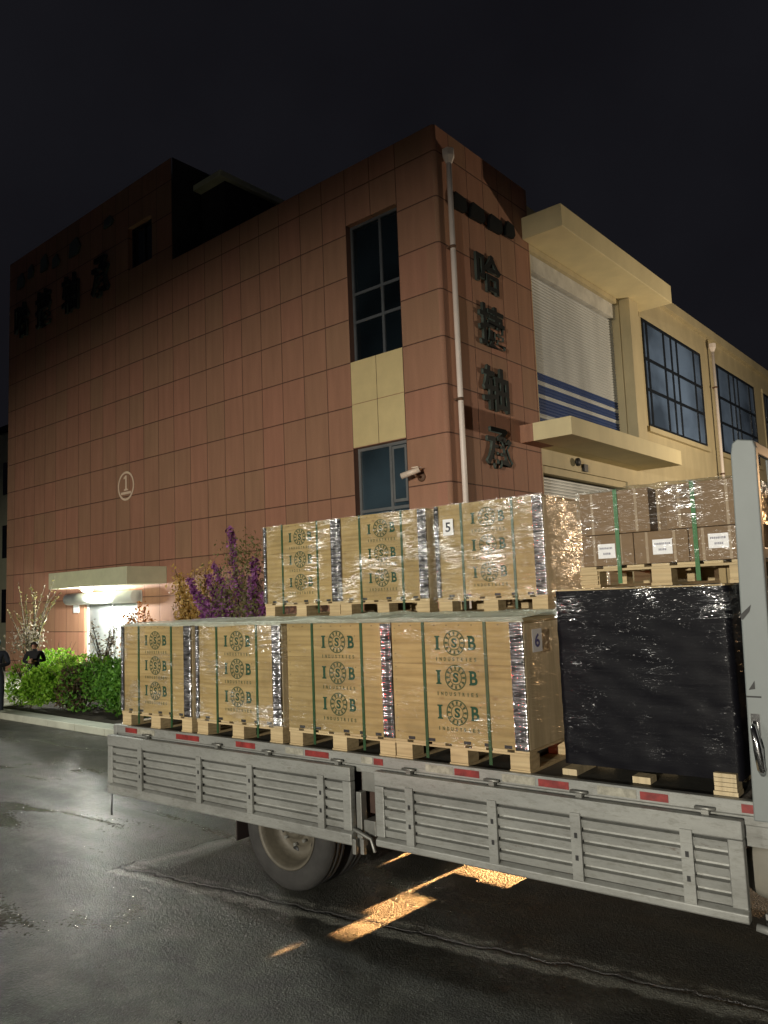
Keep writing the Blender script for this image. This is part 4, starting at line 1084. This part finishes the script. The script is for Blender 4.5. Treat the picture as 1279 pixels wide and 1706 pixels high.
# ------------------------------------------------------------------ plants
def leaves(pts, size, jitter=1.0, flat=0.0):
    bm = BMn()
    for p, s_ in pts:
        d = Vector((random.gauss(0, 1), random.gauss(0, 1), random.gauss(0, 1) + flat)).normalized()
        a = d.orthogonal().normalized(); a.rotate(Matrix.Rotation(random.uniform(0, 6.3), 3, d)); c = d.cross(a)
        l = size * s_ * random.uniform(.5, 1.5); wd_ = l * .5; p = Vector(p)
        v = [bm.verts.new(p - a * l), bm.verts.new(p - c * wd_ + d * l * .15), bm.verts.new(p + a * l), bm.verts.new(p + c * wd_ + d * l * .15)]
        bm.faces.new(v)
    return bm
def bush(x, y, rx, ry, h, n_, size, mat, label, group=None, name='bush', twigs=26, z0=.1, bark='bark'):
    t = thing(name, label, 'shrub', W(x, y, z0), BA, group)
    lobes = [(Vector((random.uniform(-.65, .65) * rx, random.uniform(-.6, .6) * ry, h * random.uniform(.35, .72))), random.uniform(.30, .48)) for _ in range(9)]
    pts = []
    while len(pts) < n_:
        c, k = random.choice(lobes)
        d = Vector((random.gauss(0, 1), random.gauss(0, 1), random.gauss(0, 1))).normalized() * random.uniform(.55, 1.0) ** .5
        p = c + Vector((d.x * rx * k * 1.3, d.y * ry * k * 1.3, d.z * h * k))
        if p.z < .02 or p.z > h: continue
        pts.append((p, 1))
    obj('foliage', leaves(pts, size), mat, t, recalc=False)
    bm = BMn()
    for _ in range(twigs):
        a = random.uniform(0, 6.3); r_2 = random.uniform(.3, .9)
        e = Vector((math.cos(a) * rx * r_2, math.sin(a) * ry * r_2, h * random.uniform(.6, 1.18)))
        tube(bm, [(0, 0, 0), e * .5 + Vector((0, 0, h * .1)), e], [.016, .009, .003], 5, caps=False)
    obj('stem', bm, bark, t)
    return t
hg = 'clipped shrubs along the kerb'
bush(-8.4, -3.95, 1.05, .42, .88, 3600, .040, 'leaf_lime', 'bright lime shrub in front of the crossed-arms person', hg)
bush(-7.3, -3.5, .85, .65, 1.10, 3000, .042, 'leaf_lime', 'lime green shrub beside the brown thin one', hg)
bush(-6.6, -3.75, .60, .5, .95, 1500, .036, 'leaf_brown', 'brownish thin shrub in the middle of the hedge', hg)
bush(-5.7, -3.6, .95, .65, 1.08, 3600, .042, 'leaf_green', 'dark green shrub right of the brown one', hg)
bush(-4.55, -3.6, .95, .65, 1.10, 3600, .042, 'leaf_green', 'dark green shrub beside the rear crate', hg)
bush(-6.3, -2.3, .9, .7, 1.40, 1800, .040, 'leaf_brown', 'taller brown leaved shrub behind the hedge', hg)
bush(-5.2, -2.4, .8, .6, 1.35, 1700, .040, 'leaf_green', 'taller dark shrub in front of the entrance door', hg)
bush(-11.2, -2.0, 1.2, .7, 1.05, 3000, .040, 'leaf_lime', 'lime shrub behind the person at the picture edge', hg)
bush(-3.3, -3.6, 1.0, .6, 1.1, 1500, .045, 'leaf_green', 'green shrub mostly hidden behind the rear crates', hg)

def sprays(x, y, label, mat, bark, stems, n_per, size, name, cat='tree', spread=.16, z0=.1, extra=None, along=(.35, 1.0)):
    t = thing(name, label, cat, W(x, y, z0), BA)
    bm = BMn(); pts = []
    for base, mid, tip in stems:
        base, mid, tip = Vector(base), Vector(mid), Vector(tip)
        P = [base * (1 - q) ** 2 + mid * 2 * q * (1 - q) + tip * q * q for q in [k / 8 for k in range(9)]]
        tube(bm, P, [.03 * (1 - .85 * k / 8) for k in range(9)], 5, caps=False)
        for _ in range(n_per):
            q = random.uniform(*along) ; p = base * (1 - q) ** 2 + mid * 2 * q * (1 - q) + tip * q * q
            r2 = spread * (1.15 - q * .8)
            pts.append((p + Vector((random.gauss(0, r2), random.gauss(0, r2), random.gauss(0, r2))), 1))
    obj('branches', bm, bark, t)
    obj('foliage', leaves(pts, size), mat, t, recalc=False)
    if extra:
        m2, cloud, n2, s2 = extra; pts = []
        for _ in range(n2):
            c, r2 = random.choice(cloud); d = Vector((random.gauss(0, 1), random.gauss(0, 1), random.gauss(0, 1))) * r2 * .55
            pts.append((Vector(c) + d, 1))
        obj('young_leaves', leaves(pts, s2), m2, t, recalc=False)
    return t
# purple flowering tree: base about 3.2 m along the facade, 2.2 m in front of it
px, py = -3.35, -2.2
S = [((0, 0, 0), (-.9, 0, 1.5), (-1.9, .05, 2.55)), ((0, 0, 0), (-.4, 0, 1.6), (-1.35, -.1, 2.2)), ((0, 0, 0), (-.6, 0, .9), (-1.6, 0, 1.7)), ((0, 0, 0), (-.15, 0, 1.6), (-.55, .1, 3.52)), ((0, 0, 0), (.1, 0, 1.5), (.30, 0, 2.85)), ((0, 0, .2), (-.2, 0, 1.5), (-.95, 0, 2.80)), ((0, 0, .1), (-.5, 0, 1.3), (-1.30, .1, 2.62)),
     ((0, 0, 0), (-.7, 0, 1.0), (-1.75, .1, 2.3)), ((0, 0, 0), (.5, 0, 1.2), (.52, 0, 2.2)), ((0, 0, 0), (-.9, .1, .9), (-1.2, 0, 1.85)), ((0, 0, 0), (.2, .2, 1.2), (-.1, .2, 2.5)), ((0, 0, 0), (-.5, -.1, 1.0), (-.7, 0, 2.0)), ((0, 0, 0), (.6, 0, .9), (.9, 0, 2.5))]
sprays(px, py, 'small tree with upright purple blossom sprays behind the crates', 'leaf_purple', 'bark_purple', S, 360, .044, 'flowering_tree', spread=.095, along=(.62, 1.0),
       extra=('leaf_olive', [((-.2, 0, 2.3), .55), ((.05, 0, 2.9), .40), ((-.6, 0, 2.0), .5), ((.3, 0, 1.9), .4)], 2600, .030))
S = [((0, 0, 0), (random.uniform(-.3, .3), 0, 1.0), (random.uniform(-1.0, 1.0), random.uniform(-.3, .3), random.uniform(2.0, 2.95))) for _ in range(18)]
sprays(-5.7, -1.6, 'golden leaved shrub beside the purple blossom tree', 'leaf_yellow', 'bark', S, 260, .046, 'golden_shrub', 'shrub', .20)
S = [((0, 0, 0), (random.uniform(-.2, .2), 0, .8), (random.uniform(-.45, .45), random.uniform(-.3, .3), random.uniform(1.4, 2.1))) for _ in range(10)]
sprays(-8.1, -1.7, 'orange leaved shrub in front of the entrance door', 'leaf_orange', 'bark', S, 200, .042, 'orange_shrub', 'shrub', .14)
S = [((0, 0, 0), (random.uniform(-.2, .2), 0, .7), (random.uniform(-.6, .6), random.uniform(-.3, .3), random.uniform(1.0, 1.75))) for _ in range(12)]
sprays(-8.9, -2.0, 'silvery shrub with dark twigs left of the orange one', 'leaf_pale', 'black', S, 60, .034, 'silvery_shrub', 'shrub', .12)
S = [((0, 0, 0), (random.uniform(-.3, .3), random.uniform(-.2, .2), 1.3), (random.uniform(-1.15, 1.15), random.uniform(-.4, .4), random.uniform(2.0, 3.0))) for _ in range(16)]
sprays(-12.2, -2.2, 'nearly bare upright tree left of the entrance canopy', 'leaf_olive', 'bark', S, 34, .034, 'bare_tree', spread=.05, extra=('leaf_pale', [((0, -.1, 1.2), .45), ((.25, -.1, 1.35), .3)], 420, .04))

# ------------------------------------------------------------------ people
def person(loc, rz, label, nodes, edges, cloth, height_scale=1.0, hairm='hair', cap=None, skin_from=()):
    """one continuous skinned body; nodes: name -> (x,y,z,r)"""
    names = list(nodes); me = bpy.data.meshes.new('person')
    me.from_pydata([Vector(nodes[k][:3]) * height_scale for k in names], [(names.index(a), names.index(b_)) for a, b_ in edges], [])
    o = bpy.data.objects.new('person', me); col.objects.link(o)
    sk = o.modifiers.new('skin', 'SKIN'); sk.use_smooth_shade = True
    for i, k in enumerate(names):
        r0 = nodes[k][3] * height_scale; me.skin_vertices[0].data[i].radius = (r0, r0 * (nodes[k][4] if len(nodes[k]) > 4 else 1))
    me.skin_vertices[0].data[0].use_root = True
    sb = o.modifiers.new('sub', 'SUBSURF'); sb.levels = 2; sb.render_levels = 2
    dg = bpy.context.evaluated_depsgraph_get(); m2 = bpy.data.meshes.new_from_object(o.evaluated_get(dg))
    bpy.data.objects.remove(o); bpy.data.meshes.remove(me)
    m2.materials.clear(); m2.materials.append(M[cloth]); m2.materials.append(M['skin'])
    hz = nodes['neck'][2] * height_scale; hands = [Vector(nodes[k][:3]) * height_scale for k in nodes if 'hand' in k or 'finger' in k or 'thumb' in k]
    for p in m2.polygons:
        p.use_smooth = True
        if p.center.z > hz or any((p.center - h).length < .055 for h in hands): p.material_index = 1
    o = bpy.data.objects.new('person', m2); col.objects.link(o); o.location = loc; o.rotation_euler = (0, 0, rz)
    tag(o, label, 'person')
    hd = Vector(nodes['head'][:3]) * height_scale; r0 = nodes['head'][3] * height_scale
    bm = BMn(); bmesh.ops.create_uvsphere(bm, u_segments=20, v_segments=14, radius=r0 * 1.17)
    for v in bm.verts: v.co.z *= 1.12
    bmesh.ops.delete(bm, geom=[v for v in bm.verts if v.co.z < (.02 if v.co.y < 0 else -.06) * height_scale], context='VERTS')
    for v in bm.verts: v.co += hd + Vector((0, .008, .018))
    obj('cap' if cap else 'hair', bm, cap or hairm, o)
    bm = BMn()
    for sx in (-1, 1):
        bmesh.ops.create_uvsphere(bm, u_segments=8, v_segments=6, radius=.011, matrix=Matrix.Translation(hd + Vector((sx * .032, -r0 * .98, .012))))
    obj('eye', bm, 'black', o)
    return o
def stand(arms):
    nd = {'pelvis': (0, 0, .93, .135, .8), 'waist': (0, 0, 1.08, .125, .8), 'chest': (0, 0, 1.28, .155, .75), 'neckbase': (0, 0, 1.44, .075), 'neck': (0, -.01, 1.50, .058), 'head': (0, -.02, 1.60, .088, 1.1), 'headtop': (0, -.01, 1.68, .07),
          'nose': (0, -.115, 1.595, .012),
          'lhip': (-.10, 0, .88, .10), 'lknee': (-.11, -.01, .49, .068), 'lank': (-.11, .02, .09, .048), 'ltoe': (-.12, -.14, .04, .04),
          'rhip': (.10, 0, .88, .10), 'rknee': (.12, -.03, .49, .068), 'rank': (.12, .0, .09, .048), 'rtoe': (.14, -.16, .04, .04),
          'lsh': (-.19, 0, 1.40, .072), 'rsh': (.19, 0, 1.40, .072)}
    nd.update(arms)
    ed = [('pelvis', 'waist'), ('waist', 'chest'), ('chest', 'neckbase'), ('neckbase', 'neck'), ('neck', 'head'), ('head', 'headtop'), ('head', 'nose'), ('pelvis', 'lhip'), ('lhip', 'lknee'), ('lknee', 'lank'), ('lank', 'ltoe'),
          ('pelvis', 'rhip'), ('rhip', 'rknee'), ('rknee', 'rank'), ('rank', 'rtoe'), ('chest', 'lsh'), ('chest', 'rsh'), ('lsh', 'lelb'), ('lelb', 'lwrist'), ('lwrist', 'lhand'), ('rsh', 'relb'), ('relb', 'rwrist'), ('rwrist', 'rhand')]
    for s_ in 'lr':
        h = Vector(nd[s_ + 'hand'][:3]); w_ = Vector(nd[s_ + 'wrist'][:3]); d = (h - w_).normalized(); a = d.orthogonal().normalized()
        for k in range(4):
            p = h + d * (.055 + .012 * (k in (1, 2))) + a * (k - 1.5) * .019 + Vector((0, 0, -.012)); nd[s_ + 'finger%d' % k] = (*p, .0085); ed.append((s_ + 'hand', s_ + 'finger%d' % k))
        p = h + a * -.05 + d * .01; nd[s_ + 'thumb'] = (*p, .010); ed.append((s_ + 'wrist', s_ + 'thumb'))
    return nd, ed
nd, ed = stand({'lelb': (-.27, .02, 1.14, .052), 'lwrist': (-.24, -.12, .94, .036), 'lhand': (-.23, -.16, .88, .034), 'relb': (.27, -.02, 1.14, .052), 'rwrist': (.12, -.22, 1.12, .036), 'rhand': (.06, -.26, 1.15, .034)})
person((-16.40, 7.95, 0.0), R(55), 'person in dark clothes and pale blue cap at the left picture edge', nd, ed, 'cloth_navy', .93, cap='cap_blue')
nd, ed = stand({'lelb': (-.30, -.03, 1.15, .056), 'lwrist': (-.06, -.24, 1.13, .038), 'lhand': (.02, -.26, 1.12, .036), 'relb': (.30, -.03, 1.15, .056), 'rwrist': (.08, -.27, 1.19, .038), 'rhand': (-.0, -.28, 1.20, .036)})
for k in ('head', 'headtop', 'nose'):
    v = list(nd[k]); v[1] -= .04; v[2] -= .03; nd[k] = tuple(v)
pm = W(-9.60, -3.3, .06)
person(pm, R(40), 'person in black jacket with forearms crossed behind the lime hedge', nd, ed, 'cloth_black', .80)
